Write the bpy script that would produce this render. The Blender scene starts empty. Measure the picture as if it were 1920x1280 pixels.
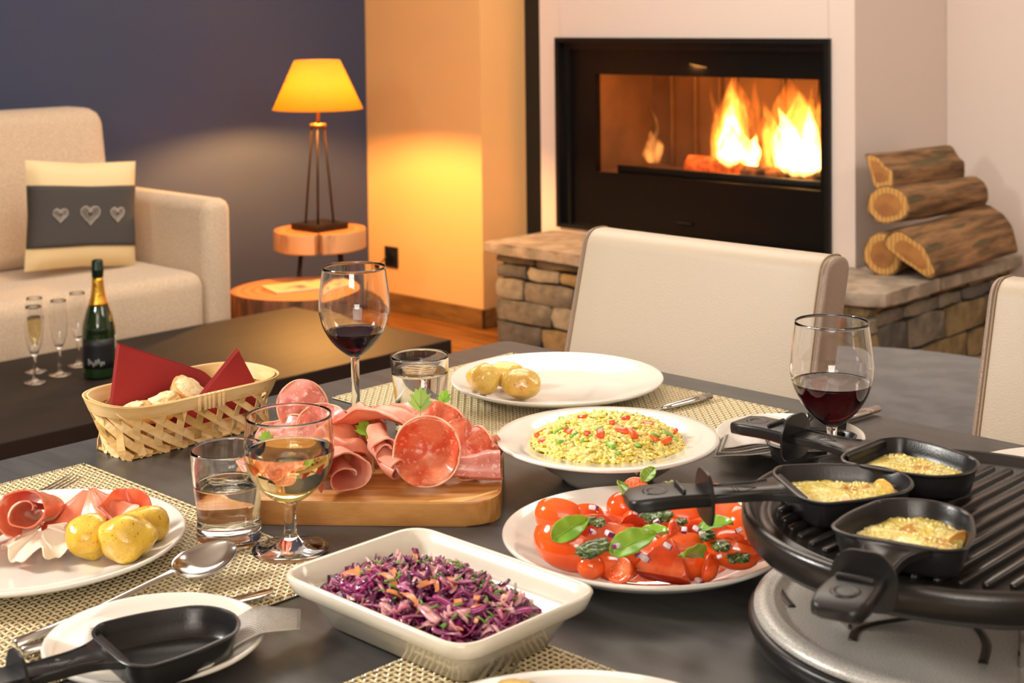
import bpy, bmesh, math, random
from math import sin, cos, pi, radians, sqrt, atan2
from mathutils import Vector, Matrix, noise
random.seed(7)
SC = bpy.context.scene
C = bpy.data.collections.new('dining_room'); SC.collection.children.link(C)

# ------------------------------------------------------------ camera, world, lights, exposure
cam_d = bpy.data.cameras.new('camera'); cam = bpy.data.objects.new('camera', cam_d); C.objects.link(cam)
right = Vector((0.718190, 0.695745, -0.011509)); up = Vector((-0.016485, 0.033554, 0.999301)); fwd = Vector((-0.695651, 0.717493, -0.035539))
right.normalize(); back = -fwd.normalized(); up = back.cross(right).normalized(); back = right.cross(up)
m = Matrix((right, up, back)).transposed().to_4x4(); m.translation = (0, 0, 1.24)
cam.matrix_world = m
cam_d.sensor_width = 36; cam_d.lens = 52.06; cam_d.shift_y = -0.2684
cam_d.clip_start = 0.05; cam_d.clip_end = 60
cam_d.dof.use_dof = True; cam_d.dof.focus_distance = 1.55; cam_d.dof.aperture_fstop = 11
SC.camera = cam
SC.view_settings.view_transform = 'Standard'; SC.view_settings.look = 'None'
SC.view_settings.exposure = 0.0; SC.view_settings.gamma = 1.0; SC.view_settings.use_curve_mapping = False

W = bpy.data.worlds.new('world'); SC.world = W; W.use_nodes = True
W.node_tree.nodes['Background'].inputs[0].default_value = (1.0, 0.86, 0.70, 1)
W.node_tree.nodes['Background'].inputs[1].default_value = 0.05

def area(name, loc, target, size, power, col, size_y=None):
    d = bpy.data.lights.new(name, 'AREA'); d.energy = power; d.color = col
    d.shape = 'RECTANGLE'; d.size = size; d.size_y = size_y or size
    o = bpy.data.objects.new(name, d); C.objects.link(o); o.location = loc
    o.rotation_euler = (Vector(target) - Vector(loc)).to_track_quat('-Z', 'Y').to_euler(); return o
def spot(name, loc, target, power, col, angle, blend=0.5, radius=0.03):
    d = bpy.data.lights.new(name, 'SPOT'); d.energy = power; d.color = col
    d.spot_size = radians(angle); d.spot_blend = blend; d.shadow_soft_size = radius
    o = bpy.data.objects.new(name, d); C.objects.link(o); o.location = loc
    o.rotation_euler = (Vector(target) - Vector(loc)).to_track_quat('-Z', 'Y').to_euler(); return o
def point(name, loc, power, col, radius):
    d = bpy.data.lights.new(name, 'POINT'); d.energy = power; d.color = col; d.shadow_soft_size = radius
    o = bpy.data.objects.new(name, d); C.objects.link(o); o.location = loc; return o
# softbox-like key from the left of the table, added warm overhead, bounce and room fills
area('key_light', (-2.35, -0.25, 1.85), (-1.15, 0.90, 0.75), 0.38, 47, (1.0, 0.95, 0.88), 0.38)  # softbox-style key following the table shadows, no window behind it
area('ceiling_fill', (-2.7, 2.5, 2.60), (-2.8, 2.7, 0), 2.2, 74, (1.0, 0.90, 0.78), 2.4)  # added overhead fill for sofa and walls, no fixture modelled
area('bounce_fill', (0.9, -1.4, 1.5), (0.2, -0.4, 2.7), 1.0, 42, (1.0, 0.92, 0.82), 1.0)  # added fill bounced off the ceiling to lift glass rims and ambient
area('hearth_fill', (0.4, 3.0, 2.55), (-2.2, 4.5, 0.7), 1.2, 42, (1.0, 0.90, 0.80), 1.2)  # added fill to brighten chimney side and niche, no lamp stands here
area('room_fill', (0.6, -1.2, 2.1), (-1.6, 2.2, 0.6), 1.8, 24, (1.0, 0.88, 0.76), 1.2)

# ------------------------------------------------------------ materials
def lin(c):
    return tuple((x/255/12.92 if x/255 <= 0.04045 else ((x/255+0.055)/1.055)**2.4) for x in c)
def mat(name, col, rough=0.5, metal=0.0, col2=None, nscale=20.0, mix=(0.4, 0.6), bump=0.0, bscale=80.0, detail=4.0,
        spots=None, sscale=120.0, sthr=0.62, trans=0.0, ior=1.45, coat=0.0, sss=0.0, sssr=(1, .35, .2), sheen=0.0,
        stretch=(1, 1, 1), emit=None, estr=0.0, spec=0.5, wave=None, rvar=0.0, dist=0.0, croot=0.1):
    M = bpy.data.materials.new(name); M.use_nodes = True; nt = M.node_tree; N = nt.nodes; L = nt.links
    b = N['Principled BSDF']; c4 = (*lin(col), 1)
    b.inputs['Base Color'].default_value = c4; b.inputs['Roughness'].default_value = rough
    b.inputs['Metallic'].default_value = metal; b.inputs['IOR'].default_value = ior
    b.inputs['Specular IOR Level'].default_value = spec
    if trans: b.inputs['Transmission Weight'].default_value = trans
    if coat: b.inputs['Coat Weight'].default_value = coat; b.inputs['Coat Roughness'].default_value = croot
    if sss: b.inputs['Subsurface Weight'].default_value = sss; b.inputs['Subsurface Radius'].default_value = sssr; b.inputs['Subsurface Scale'].default_value = 0.01
    if sheen: b.inputs['Sheen Weight'].default_value = sheen
    if emit: b.inputs['Emission Color'].default_value = (*lin(emit), 1); b.inputs['Emission Strength'].default_value = estr
    tc = N.new('ShaderNodeTexCoord'); mp = N.new('ShaderNodeMapping'); mp.inputs['Scale'].default_value = stretch
    L.new(tc.outputs['Object'], mp.inputs['Vector']); vec = mp.outputs['Vector']; cur = None
    if col2:
        if wave:
            n = N.new('ShaderNodeTexWave'); n.wave_type = wave; n.inputs['Scale'].default_value = nscale
            n.inputs['Distortion'].default_value = dist; n.inputs['Detail'].default_value = detail
            if wave == 'RINGS': n.rings_direction = 'Z'
            out = n.outputs['Fac']
        else:
            n = N.new('ShaderNodeTexNoise'); n.inputs['Scale'].default_value = nscale; n.inputs['Detail'].default_value = detail
            n.inputs['Distortion'].default_value = dist; out = n.outputs['Fac']
        L.new(vec, n.inputs['Vector'])
        r = N.new('ShaderNodeValToRGB'); r.color_ramp.elements[0].position = mix[0]; r.color_ramp.elements[1].position = mix[1]
        r.color_ramp.elements[0].color = c4; r.color_ramp.elements[1].color = (*lin(col2), 1)
        L.new(out, r.inputs['Fac']); cur = r.outputs['Color']
    if spots:
        n2 = N.new('ShaderNodeTexNoise'); n2.inputs['Scale'].default_value = sscale; n2.inputs['Detail'].default_value = 1.0
        L.new(vec, n2.inputs['Vector'])
        r2 = N.new('ShaderNodeValToRGB'); r2.color_ramp.elements[0].position = sthr; r2.color_ramp.elements[1].position = sthr+0.04
        r2.color_ramp.elements[0].color = (0, 0, 0, 1); r2.color_ramp.elements[1].color = (1, 1, 1, 1)
        L.new(n2.outputs['Fac'], r2.inputs['Fac'])
        mx = N.new('ShaderNodeMix'); mx.data_type = 'RGBA'; L.new(r2.outputs['Color'], mx.inputs['Factor'])
        if cur: L.new(cur, mx.inputs[6])
        else: mx.inputs[6].default_value = c4
        mx.inputs[7].default_value = (*lin(spots), 1); cur = mx.outputs[2]
    if cur: L.new(cur, b.inputs['Base Color'])
    if rvar:
        n4 = N.new('ShaderNodeTexNoise'); n4.inputs['Scale'].default_value = nscale*0.7; L.new(vec, n4.inputs['Vector'])
        mr = N.new('ShaderNodeMapRange'); mr.inputs['To Min'].default_value = max(0, rough-rvar); mr.inputs['To Max'].default_value = rough+rvar
        L.new(n4.outputs['Fac'], mr.inputs['Value']); L.new(mr.outputs['Result'], b.inputs['Roughness'])
    if bump:
        n3 = N.new('ShaderNodeTexNoise'); n3.inputs['Scale'].default_value = bscale; n3.inputs['Detail'].default_value = 3.0
        L.new(vec, n3.inputs['Vector']); bp = N.new('ShaderNodeBump'); bp.inputs['Strength'].default_value = bump
        bp.inputs['Distance'].default_value = 0.004; L.new(n3.outputs['Fac'], bp.inputs['Height']); L.new(bp.outputs['Normal'], b.inputs['Normal'])
    return M

# ------------------------------------------------------------ mesh helpers
class MB:
    def __init__(s): s.V = []; s.F = []; s.I = []
    def add(s, V, F, mi=0, M=None):
        o = len(s.V)
        s.V += [tuple(M @ Vector(v)) for v in V] if M is not None else [tuple(v) for v in V]
        s.F += [tuple(i+o for i in f) for f in F]; s.I += [mi]*len(F); return s
    def build(s, name, mats, parent=None, smooth=True, loc=None, rot=None):
        me = bpy.data.meshes.new(name); me.from_pydata(s.V, [], s.F)
        mats = mats if isinstance(mats, (list, tuple)) else [mats]
        for m_ in mats: me.materials.append(m_)
        me.polygons.foreach_set('material_index', s.I)
        if smooth: me.polygons.foreach_set('use_smooth', [True]*len(s.F))
        me.validate(); me.update()
        o = bpy.data.objects.new(name, me); C.objects.link(o)
        if parent: o.parent = parent
        if loc is not None: o.location = loc
        if rot is not None: o.rotation_euler = rot
        return o
def build(name, VF, mats, parent=None, smooth=True, loc=None, rot=None):
    return MB().add(*VF).build(name, mats, parent, smooth, loc, rot)
def tag(o, label=None, cat=None, group=None, kind=None):
    if label: o['label'] = label
    if cat: o['category'] = cat
    if group: o['group'] = group
    if kind: o['kind'] = kind
    return o
def empty(name, loc=(0, 0, 0), rz=0, rot=None):
    o = bpy.data.objects.new(name, None); C.objects.link(o); o.location = loc; o.rotation_euler = rot or (0, 0, rz)
    o.empty_display_size = 0.02; return o
def copy_tree(o, parent=None, **kw):
    c = o.copy(); C.objects.link(c)
    c.parent = parent
    for ch in list(o.children): copy_tree(ch, c)
    return c
def autosmooth(o, ang=35):
    me = o.data; bm = bmesh.new(); bm.from_mesh(me)
    for e in bm.edges:
        if len(e.link_faces) == 2: e.smooth = e.calc_face_angle(0) < radians(ang)
    for f in bm.faces: f.smooth = True
    bm.to_mesh(me); bm.free(); return o
def lathe(prof, n=48, closed=False):
    V = []; F = []; R = []
    for r, z in prof:
        if r < 1e-6: R.append([len(V)]); V.append((0, 0, z))
        else: R.append(list(range(len(V), len(V)+n))); V += [(r*cos(2*pi*i/n), r*sin(2*pi*i/n), z) for i in range(n)]
    pairs = list(zip(R[:-1], R[1:])) + ([(R[-1], R[0])] if closed else [])
    for a, b in pairs:
        for i in range(n):
            j = (i+1) % n
            if len(a) == 1 and len(b) == 1: continue
            if len(a) == 1: F.append((a[0], b[j], b[i]))
            elif len(b) == 1: F.append((a[i], a[j], b[0]))
            else: F.append((a[i], a[j], b[j], b[i]))
    return V, F
def rings(rs, cap=True, closed=False):
    """loft through rings of equal count"""
    n = len(rs[0]); V = [p for r in rs for p in r]; F = []
    m_ = len(rs)
    for k in range(m_-1 + (1 if closed else 0)):
        for i in range(n):
            j = (i+1) % n; k2 = (k+1) % m_
            F.append((k*n+i, k*n+j, k2*n+j, k2*n+i))
    if cap and not closed:
        F.append(tuple(range(n-1, -1, -1))); F.append(tuple((m_-1)*n+i for i in range(n)))
    return V, F
def box(x0, x1, y0, y1, z0, z1):
    V = [(x, y, z) for z in (z0, z1) for x, y in ((x0, y0), (x1, y0), (x1, y1), (x0, y1))]
    return V, [(3, 2, 1, 0), (4, 5, 6, 7), (0, 1, 5, 4), (1, 2, 6, 5), (2, 3, 7, 6), (3, 0, 4, 7)]
def rbox(x0, x1, y0, y1, z0, z1, r=0.01, seg=3):
    bm = bmesh.new(); V, F = box(x0, x1, y0, y1, z0, z1)
    vs = [bm.verts.new(v) for v in V]
    for f in F: bm.faces.new([vs[i] for i in f])
    bmesh.ops.bevel(bm, geom=bm.edges[:], offset=r, segments=seg, profile=0.5, affect='EDGES')
    bm.verts.ensure_lookup_table(); V = [v.co.copy() for v in bm.verts]; F = [tuple(v.index for v in f.verts) for f in bm.faces]; bm.free()
    return V, F
def prism(poly, z0, z1, r=0.0, seg=2):
    bm = bmesh.new(); n = len(poly)
    a = [bm.verts.new((x, y, z0)) for x, y in poly]; b = [bm.verts.new((x, y, z1)) for x, y in poly]
    bm.faces.new(a[::-1]); bm.faces.new(b)
    for i in range(n): j = (i+1) % n; bm.faces.new((a[i], a[j], b[j], b[i]))
    if r:
        es = [e for e in bm.edges if abs(e.verts[0].co.z-e.verts[1].co.z) < 1e-7]
        bmesh.ops.bevel(bm, geom=es, offset=r, segments=seg, profile=0.5, affect='EDGES')
    bm.verts.index_update(); V = [v.co.copy() for v in bm.verts]; F = [tuple(v.index for v in f.verts) for f in bm.faces]; bm.free()
    return V, F
def rpoly(pts, rad, seg=6):
    """round the corners of a polygon; rad may be a list"""
    out = []; n = len(pts)
    for i in range(n):
        p = Vector(pts[i]); a = Vector(pts[i-1])-p; b = Vector(pts[(i+1) % n])-p
        r = rad[i] if isinstance(rad, (list, tuple)) else rad
        d = min(r, a.length*.49, b.length*.49); A = p+a.normalized()*d; B = p+b.normalized()*d
        for k in range(seg+1):
            t = k/seg; out.append(tuple((1-t)**2*A+2*t*(1-t)*p+t*t*B))
    return out
def tube(path, r, n=8, cap=True):
    P = [Vector(p) for p in path]; rs = []
    for i, p in enumerate(P):
        t = (P[min(i+1, len(P)-1)]-P[max(i-1, 0)]).normalized()
        ref = Vector((0, 0, 1)) if abs(t.z) < 0.9 else Vector((1, 0, 0))
        a = t.cross(ref).normalized(); b = t.cross(a).normalized(); rr = r[i] if isinstance(r, (list, tuple)) else r
        rs.append([p + (a*cos(2*pi*k/n)+b*sin(2*pi*k/n))*rr for k in range(n)])
    return rings(rs, cap)
def sheet(fn, nu, nv, th=0.0015):
    """thin closed sheet from surface fn(u,v)"""
    P = [[Vector(fn(i/nu, j/nv)) for j in range(nv+1)] for i in range(nu+1)]; top = []; bot = []
    for i in range(nu+1):
        for j in range(nv+1):
            du = P[min(i+1, nu)][j]-P[max(i-1, 0)][j]; dv = P[i][min(j+1, nv)]-P[i][max(j-1, 0)]
            nn = du.cross(dv); nn = nn.normalized() if nn.length > 1e-12 else Vector((0, 0, 1))
            top.append(P[i][j]+nn*th/2); bot.append(P[i][j]-nn*th/2)
    V = top+bot; K = len(top); w = nv+1; F = []
    for i in range(nu):
        for j in range(nv):
            a, b, c, d = i*w+j, (i+1)*w+j, (i+1)*w+j+1, i*w+j+1
            F.append((a, b, c, d)); F.append((d+K, c+K, b+K, a+K))
    for i in range(nu):
        for j0 in (0, nv):
            a, b = i*w+j0, (i+1)*w+j0; F.append((a, a+K, b+K, b) if j0 == 0 else (b, b+K, a+K, a))
    for j in range(nv):
        for i0 in (0, nu):
            a, b = i0*w+j, i0*w+j+1; F.append((b, b+K, a+K, a) if i0 == 0 else (a, a+K, b+K, b))
    return V, F
def ico(sub=3):
    bm = bmesh.new(); bmesh.ops.create_icosphere(bm, subdivisions=sub, radius=1)
    V = [v.co.copy() for v in bm.verts]; F = [tuple(v.index for v in f.verts) for f in bm.faces]; bm.free(); return V, F
ICO = {k: ico(k) for k in (1, 2, 3, 4)}
def blob(rx, ry, rz, amp=0.1, sc=1.5, seed=0, sub=3):
    V, F = ICO[sub]; out = []
    for v in V:
        k = 1+amp*noise.noise(v*sc+Vector((seed*3.7, seed*1.3, -seed)))
        out.append((v.x*rx*k, v.y*ry*k, v.z*rz*k))
    return out, F
def xf(VF, M): return [tuple(M @ Vector(v)) for v in VF[0]], VF[1]
def TR(loc=(0, 0, 0), rz=0, rx=0, ry=0, s=1):
    return Matrix.Translation(loc) @ Matrix.Rotation(rz, 4, 'Z') @ Matrix.Rotation(ry, 4, 'Y') @ Matrix.Rotation(rx, 4, 'X') @ Matrix.Scale(s, 4)
def settle(root, surf, rmax=None, gap=.0004):
    """lift a thing until no vertex is below the surface it lies on"""
    bpy.context.view_layer.update(); need = 0
    for o in [root]+list(root.children_recursive):
        if o.type != 'MESH': continue
        mw = o.matrix_world
        for v in o.data.vertices:
            p = mw @ v.co; need = max(need, surf(p.x, p.y)+gap-p.z)
    root.location.z += need
def smoothstep(t): t = max(0, min(1, t)); return t*t*(3-2*t)
# ------------------------------------------------------------ room shell
M_navy = mat('navy_wall_paint', (56, 66, 92), 0.75, bump=0.05, bscale=150)
M_white = mat('warm_white_plaster', (222, 208, 198), 0.8, bump=0.04, bscale=90)
M_black = mat('black_trim', (20, 20, 20), 0.5)
M_ceil = mat('ceiling_paint', (230, 222, 210), 0.9)
M_floor = mat('oak_floor', (150, 96, 40), 0.4, col2=(112, 66, 24), nscale=6, stretch=(0.6, 8, 1), detail=6)
M_base = mat('oak_baseboard', (140, 100, 48), 0.5, col2=(112, 76, 34), nscale=5, stretch=(1, 6, 6))
def struct(name, parts, m_, smooth=False):
    b = MB()
    for p in parts: b.add(*p)
    return tag(b.build(name, m_, smooth=smooth), kind='structure')
struct('wall_left', [box(-4.94, -4.82, -3.2, 4.08, 0, 2.7)], M_navy)
struct('wall_back', [box(-4.94, -4.13, 4.082, 4.40, 0, 2.7)], mat('ochre_cream_plaster', (234, 182, 118), 0.8, bump=0.04, bscale=90))
struct('trim_1', [box(-4.135, -4.028, 4.335, 4.42, 0, 2.7)], M_black)
struct('wall_chimney', [box(-4.033, -3.925, 4.32, 4.95, 0, 2.7), box(-2.704, -2.603, 4.32, 4.95, 0, 2.7),
                        box(-3.926, -2.703, 4.32, 4.95, 1.134, 2.7), box(-3.926, -2.703, 4.32, 4.95, 0, 0.41), box(-3.926, -2.703, 4.86, 4.95, 0.41, 1.134)], M_white)
struct('wall_niche', [box(-2.602, 2.4, 4.948, 5.06, 0, 2.7)], M_white)
struct('wall_right', [box(2.3, 2.42, -3.2, 4.947, 0, 2.7)], M_white)
struct('wall_front', [box(-4.94, 2.42, -3.32, -3.2, 0, 2.7)], M_white)
struct('ceiling', [box(-4.95, 2.42, -3.3, 5.06, 2.7, 2.8)], M_ceil)
fl = struct('floor', [box(-4.95, 2.42, -3.3, 5.06, -0.12, -0.006)], M_floor)
for k in range(17):                                                       # floorboards in the strip the photograph shows
    for s in range(2):
        y = 2.1+k*0.12; x0 = -4.8+s*1.25+(k % 3)*0.31-0.3; x0 = max(x0, -4.8); x1 = -4.8+(s+1)*1.25+(k % 3)*0.31-0.303
        build('plank', rbox(x0+.001, x1, y+.001, y+.119, -0.0059, 0.0, 0.0015, 1), M_floor, fl, False)
tag(build('baseboard_back', rbox(-4.82, -4.118, 4.070, 4.0815, 0, 0.078, 0.003, 1), M_base, smooth=False), kind='structure')
tag(build('baseboard_pier', rbox(-4.129, -4.118, 4.070, 4.32, 0, 0.078, 0.003, 1), M_base, smooth=False), kind='structure')

# ------------------------------------------------------------ stone hearth
def STN(n, a, b): return mat(n, a, 0.85, col2=b, nscale=14, detail=8, bump=0.9, bscale=45)
M_st = [STN('stone_grey', (134, 126, 108), (96, 92, 82)), STN('stone_ochre', (150, 130, 92), (112, 98, 68)), STN('stone_pale', (158, 150, 130), (122, 116, 100)),
        STN('stone_dark', (104, 100, 92), (76, 74, 70))]
M_slab = STN('slab_stone', (168, 154, 136), (136, 126, 110)); M_mort = mat('dark_mortar', (46, 42, 36), 0.95)
hearth = tag(empty('stone_hearth', (-3.1, 4.2, 0)), 'grey and ochre rubble stone hearth with slab top wrapping around the white chimney', 'hearth')
HO = Vector((-3.1, 4.2, 0))
def rel(VF, O=HO): return [tuple(Vector(v)-O) for v in VF[0]], VF[1]
MB().add(*rel(box(-3.90, -2.36, 3.965, 4.30, 0, 0.335))).add(*rel(box(-2.598, -2.36, 4.30, 4.94, 0, 0.335))).build('core', M_mort, hearth, False)
def stone(w, h, rng, d=0.05):
    """rough block: front face bulging toward -y, 4x3 grid"""
    nx, nz = 3, 2; V = []; F = []; g = [[None]*(nz+1) for _ in range(nx+1)]
    for i in range(nx+1):
        for j in range(nz+1):
            e = (i in (0, nx)) or (j in (0, nz)); c = (i in (0, nx)) and (j in (0, nz))
            x = (i/nx-.5)*w+rng.uniform(-1, 1)*.006; z = j/nz*h+rng.uniform(-1, 1)*.005
            if c: x *= .95; z = z*.9+.05*h
            g[i][j] = len(V); V.append((x, -rng.uniform(.0, .008) if e else -rng.uniform(.006, .016), z))
    for i in range(nx):
        for j in range(nz): F.append((g[i][j], g[i+1][j], g[i+1][j+1], g[i][j+1]))
    bnd = [g[i][0] for i in range(nx+1)]+[g[nx][j] for j in range(1, nz+1)]+[g[i][nz] for i in range(nx-1, -1, -1)]+[g[0][j] for j in range(nz-1, 0, -1)]
    o = len(V)
    for b_ in bnd: V.append((V[b_][0]*1.0, d, V[b_][2]))
    n = len(bnd)
    for k in range(n): F.append((bnd[(k+1) % n], bnd[k], o+k, o+(k+1) % n))
    F.append(tuple(o+k for k in range(n)))
    return V, F
rng = random.Random(5)
def stonewall(L, place, rows, wmin, wmax):
    z = 0.0
    for h in rows:
        s = 0.0
        while s < L-0.03:
            w = min(rng.uniform(wmin, wmax)*(1.2 if h > .07 else 1.0), L-s)
            if L-s-w < 0.06: w = L-s
            o = build('stone', stone(w-.006, h-.006, rng), rng.choices(M_st, (4, 4, 3, 2))[0], hearth)
            autosmooth(o, 50); place(o, s+w/2, z); s += w
        z += h
def pl_front(o, s, z): o.location = Vector((-3.93+s, 3.955, z+.004))-HO
def pl_side(o, s, z): o.location = Vector((-2.355, 3.94+s, z+.004))-HO; o.rotation_euler = (0, 0, pi/2)
stonewall(1.60, pl_front, (.085, .085, .080, .052, .033), .12, .24)
stonewall(0.99, pl_side, (.06, .095, .105, .045, .030), .12, .26)
def slab(pts, z0, z1, seed):
    r_ = random.Random(seed); P = []
    n = len(pts)
    for i in range(n):
        a = Vector(pts[i]); b = Vector(pts[(i+1) % n]); k = max(2, int((b-a).length/.045))
        for t in range(k):
            p = a.lerp(b, t/k); P.append((p.x+r_.uniform(-1, 1)*.006, p.y+r_.uniform(-1, 1)*.006))
    return prism(P, z0, z1, .005, 2)
for pts, z0, z1, sd in (([(-3.965, 3.925), (-3.12, 3.925), (-3.13, 4.315), (-3.965, 4.315)], .340, .380, 1),
                        ([(-3.11, 3.925), (-2.36, 3.92), (-2.295, 3.97), (-2.295, 4.315), (-3.12, 4.315)], .340, .382, 2),
                        ([(-2.595, 4.325), (-2.295, 4.325), (-2.30, 4.93), (-2.595, 4.94)], .342, .380, 3)):
    autosmooth(build('slab', rel(slab(pts, z0, z1, sd)), M_slab, hearth), 40)

# ------------------------------------------------------------ built-in fireplace
M_steel = mat('black_steel', (17, 17, 18), 0.42, spec=0.3); M_bglass = mat('black_printed_glass', (9, 9, 10), 0.38, spec=0.22)
M_fbox = mat('firebox_lining', (112, 80, 54), 0.8, col2=(96, 68, 46), nscale=5, detail=3, bump=0.2, bscale=60)
M_pane = mat('clear_pane', (255, 255, 255), 0.0, trans=1.0, ior=1.02)
M_char = mat('charred_wood', (150, 92, 50), 0.9, col2=(30, 20, 15), nscale=22, bump=0.8, bscale=60)
fp = tag(empty('fireplace', (-3.314, 4.32, 0.40)), 'black framed built-in fireplace with wide glass door in the white chimney', 'fireplace')
FO = Vector((-3.314, 4.32, 0.40)); X0, X1, Z0, Z1 = -3.936, -2.692, 0.398, 1.145
fr = MB()
for b_ in (box(X0, X0+.018, 4.300, 4.39, Z0, Z1), box(X1-.018, X1, 4.300, 4.39, Z0, Z1), box(X0+.018, X1-.018, 4.300, 4.39, Z1-.018, Z1), box(X0+.018, X1-.018, 4.300, 4.39, Z0, Z0+.014)): fr.add(*rel(b_, FO))
fr.build('frame', M_steel, fp, False)
ox0, ox1, oz0, oz1 = -3.770, -2.757, 0.622, 1.003; Yd = 4.352
dr = MB()
for b_ in (box(X0+.045, ox0, Yd, Yd+.03, Z0+.014, Z1-.045), box(ox1, X1-.030, Yd, Yd+.03, Z0+.014, Z1-.045), box(ox0, ox1, Yd, Yd+.03, oz1, Z1-.045), box(ox0, ox1, Yd, Yd+.03, Z0+.014, oz0)): dr.add(*rel(b_, FO))
dr.build('door', M_bglass, fp, False)
build('surround', rel(box(X0+.018, X0+.046, 4.335, 4.39, Z0+.014, Z1-.018), FO), M_steel, fp, False)
build('surround', rel(box(X0+.046, X1-.018, 4.335, 4.39, Z1-.046, Z1-.018), FO), M_steel, fp, False)
build('glass_pane', rel(box(ox0-.004, ox1+.004, Yd+.012, Yd+.016, oz0-.004, oz1+.004), FO), M_pane, fp, False)
build('handle', rel(rbox(-3.37, -3.30, Yd-.014, Yd, .455, .465, .003, 2), FO), M_steel, fp)
for nm, b_ in (('back_panel', box(-3.86, -3.42, 4.80, 4.84, .60, 1.10)), ('back_panel', box(-3.41, -3.05, 4.80, 4.84, .60, 1.10)), ('back_panel', box(-3.04, -2.72, 4.80, 4.84, .60, 1.10)),
               ('side_panel', box(-3.88, -3.85, 4.40, 4.80, .60, 1.10)), ('side_panel', box(-2.75, -2.72, 4.40, 4.80, .60, 1.10)),
               ('roof_panel', box(-3.86, -2.74, 4.40, 4.80, 1.06, 1.10)), ('floor_panel', box(-3.86, -2.74, 4.39, 4.80, .58, .612))):
    build(nm, rel(box(*b_) if isinstance(b_, tuple) and len(b_) == 6 and not isinstance(b_[0], list) else b_, FO), M_fbox, fp, False)
for x in (-3.74, -3.62, -3.50, -3.20, -2.93):
    build('lining_rib', rel(rbox(x, x+.014, 4.775, 4.80, .612, 1.06, .003, 1), FO), M_fbox, fp)
build('log_retainer', rel(rbox(-3.70, -2.76, 4.395, 4.412, .612, .650, .003, 1), FO), M_steel, fp)
M_ember = mat('glowing_ember_wood', (190, 90, 40), 0.9, col2=(60, 28, 16), nscale=30, emit=(255, 90, 15), estr=0.55)
def fire_log(x0, x1, y, z, r, yaw, label, sd, m_):
    n = 14; L = x1-x0; V = []; R = []
    for i in range(9):
        t = i/8; R.append([Vector((-L/2+t*L, cos(2*pi*k/n)*r*(1+.18*noise.noise(Vector((t*3, k*.7, sd)))), sin(2*pi*k/n)*r*(1+.18*noise.noise(Vector((t*3, k*.7, sd+5)))))) for k in range(n)])
    o = build('burning_log', rings(R), m_, loc=((x0+x1)/2, y, z), rot=(0, 0, yaw)); autosmooth(o, 50); tag(o, label, 'log')
fire_log(-3.42, -3.16, 4.50, .655, .042, 0.05, 'squared burning log glowing orange at the left foot of the flames', 1, M_ember)
fire_log(-3.20, -2.80, 4.58, .650, .036, -0.25, 'charred log deep inside the fire under the broad flames', 2, M_char)
fire_log(-3.14, -2.78, 4.47, .648, .034, 0.15, 'charred log at the front right of the fire', 3, M_char)
def flame_mat(name, col, st):
    M = bpy.data.materials.new(name); M.use_nodes = True; nt = M.node_tree; nt.nodes.clear()
    out = nt.nodes.new('ShaderNodeOutputMaterial'); e = nt.nodes.new('ShaderNodeEmission'); e.inputs[0].default_value = (*col, 1)
    tc = nt.nodes.new('ShaderNodeTexCoord'); nz = nt.nodes.new('ShaderNodeTexNoise'); mp = nt.nodes.new('ShaderNodeMapping'); mp.inputs['Scale'].default_value = (1, 1, .35)
    nz.inputs['Scale'].default_value = 34; nz.inputs['Distortion'].default_value = 1.0
    mr = nt.nodes.new('ShaderNodeMapRange'); mr.inputs['From Min'].default_value = .35; mr.inputs['From Max'].default_value = .65; mr.inputs['To Min'].default_value = st*.25; mr.inputs['To Max'].default_value = st*1.6
    nt.links.new(tc.outputs['Object'], mp.inputs[0]); nt.links.new(mp.outputs[0], nz.inputs['Vector']); nt.links.new(nz.outputs['Fac'], mr.inputs['Value'])
    nt.links.new(mr.outputs[0], e.inputs[1]); nt.links.new(e.outputs[0], out.inputs['Volume']); return M
M_fl_o = flame_mat('orange_flame', (1, .27, .03), 60); M_fl_y = flame_mat('yellow_flame', (1, .52, .12), 240); M_fl_f = flame_mat('faint_flame', (1, .34, .07), 26); M_fl_g = flame_mat('orange_glow_flame', (1, .20, .02), 13)
def tongue(b, x, y, z, h, w, lean, sd, mi, d=.55):
    R = []; n = 14; K = 16
    for i in range(K+1):
        t = i/K; prof = (sin(pi*min(1, t*1.02+.13))**.8)*(1-t)**.45+.02
        cx = x+lean*t*t+.022*noise.noise(Vector((t*3.2, sd, 1)))*(t*2); cy = y+.012*noise.noise(Vector((t*3, sd, 7)))
        R.append([Vector((cx+cos(2*pi*k/n)*w*prof*(1+.25*noise.noise(Vector((cos(2*pi*k/n), t*5, sd)))), cy+sin(2*pi*k/n)*w*d*prof, z+h*t)) for k in range(n)])
    b.add(*rings(R), mi)
def flame(tongues, label, m_):
    cx, cy = tongues[0][0], tongues[0][1]; root = None
    b = MB()
    for t in tongues: tongue(b, t[0]-cx, t[1]-cy, 0, *t[2:])
    return tag(b.build('flame', m_, loc=(cx, cy, .652)), label, 'flame')
Fm = [M_fl_o, M_fl_y, M_fl_g]
flame([(-3.235, 4.50, .39, .082, .02, 1, 0), (-3.24, 4.50, .30, .060, .012, 2, 1), (-3.29, 4.50, .30, .026, -.03, 3, 0), (-3.18, 4.50, .18, .036, .03, 4, 1), (-3.205, 4.51, .36, .03, .045, 5, 0), (-3.225, 4.49, .19, .075, .0, 12, 1), (-3.30, 4.5, .20, .030, -.03, 31, 0), (-3.235, 4.52, .42, .12, .02, 41, 2), (-3.16, 4.52, .40, .045, .05, 42, 2), (-3.31, 4.52, .36, .035, -.02, 43, 2), (-3.15, 4.5, .16, .05, .02, 44, 1)],
      'tall narrow flame left of centre in the fire', Fm)
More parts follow.
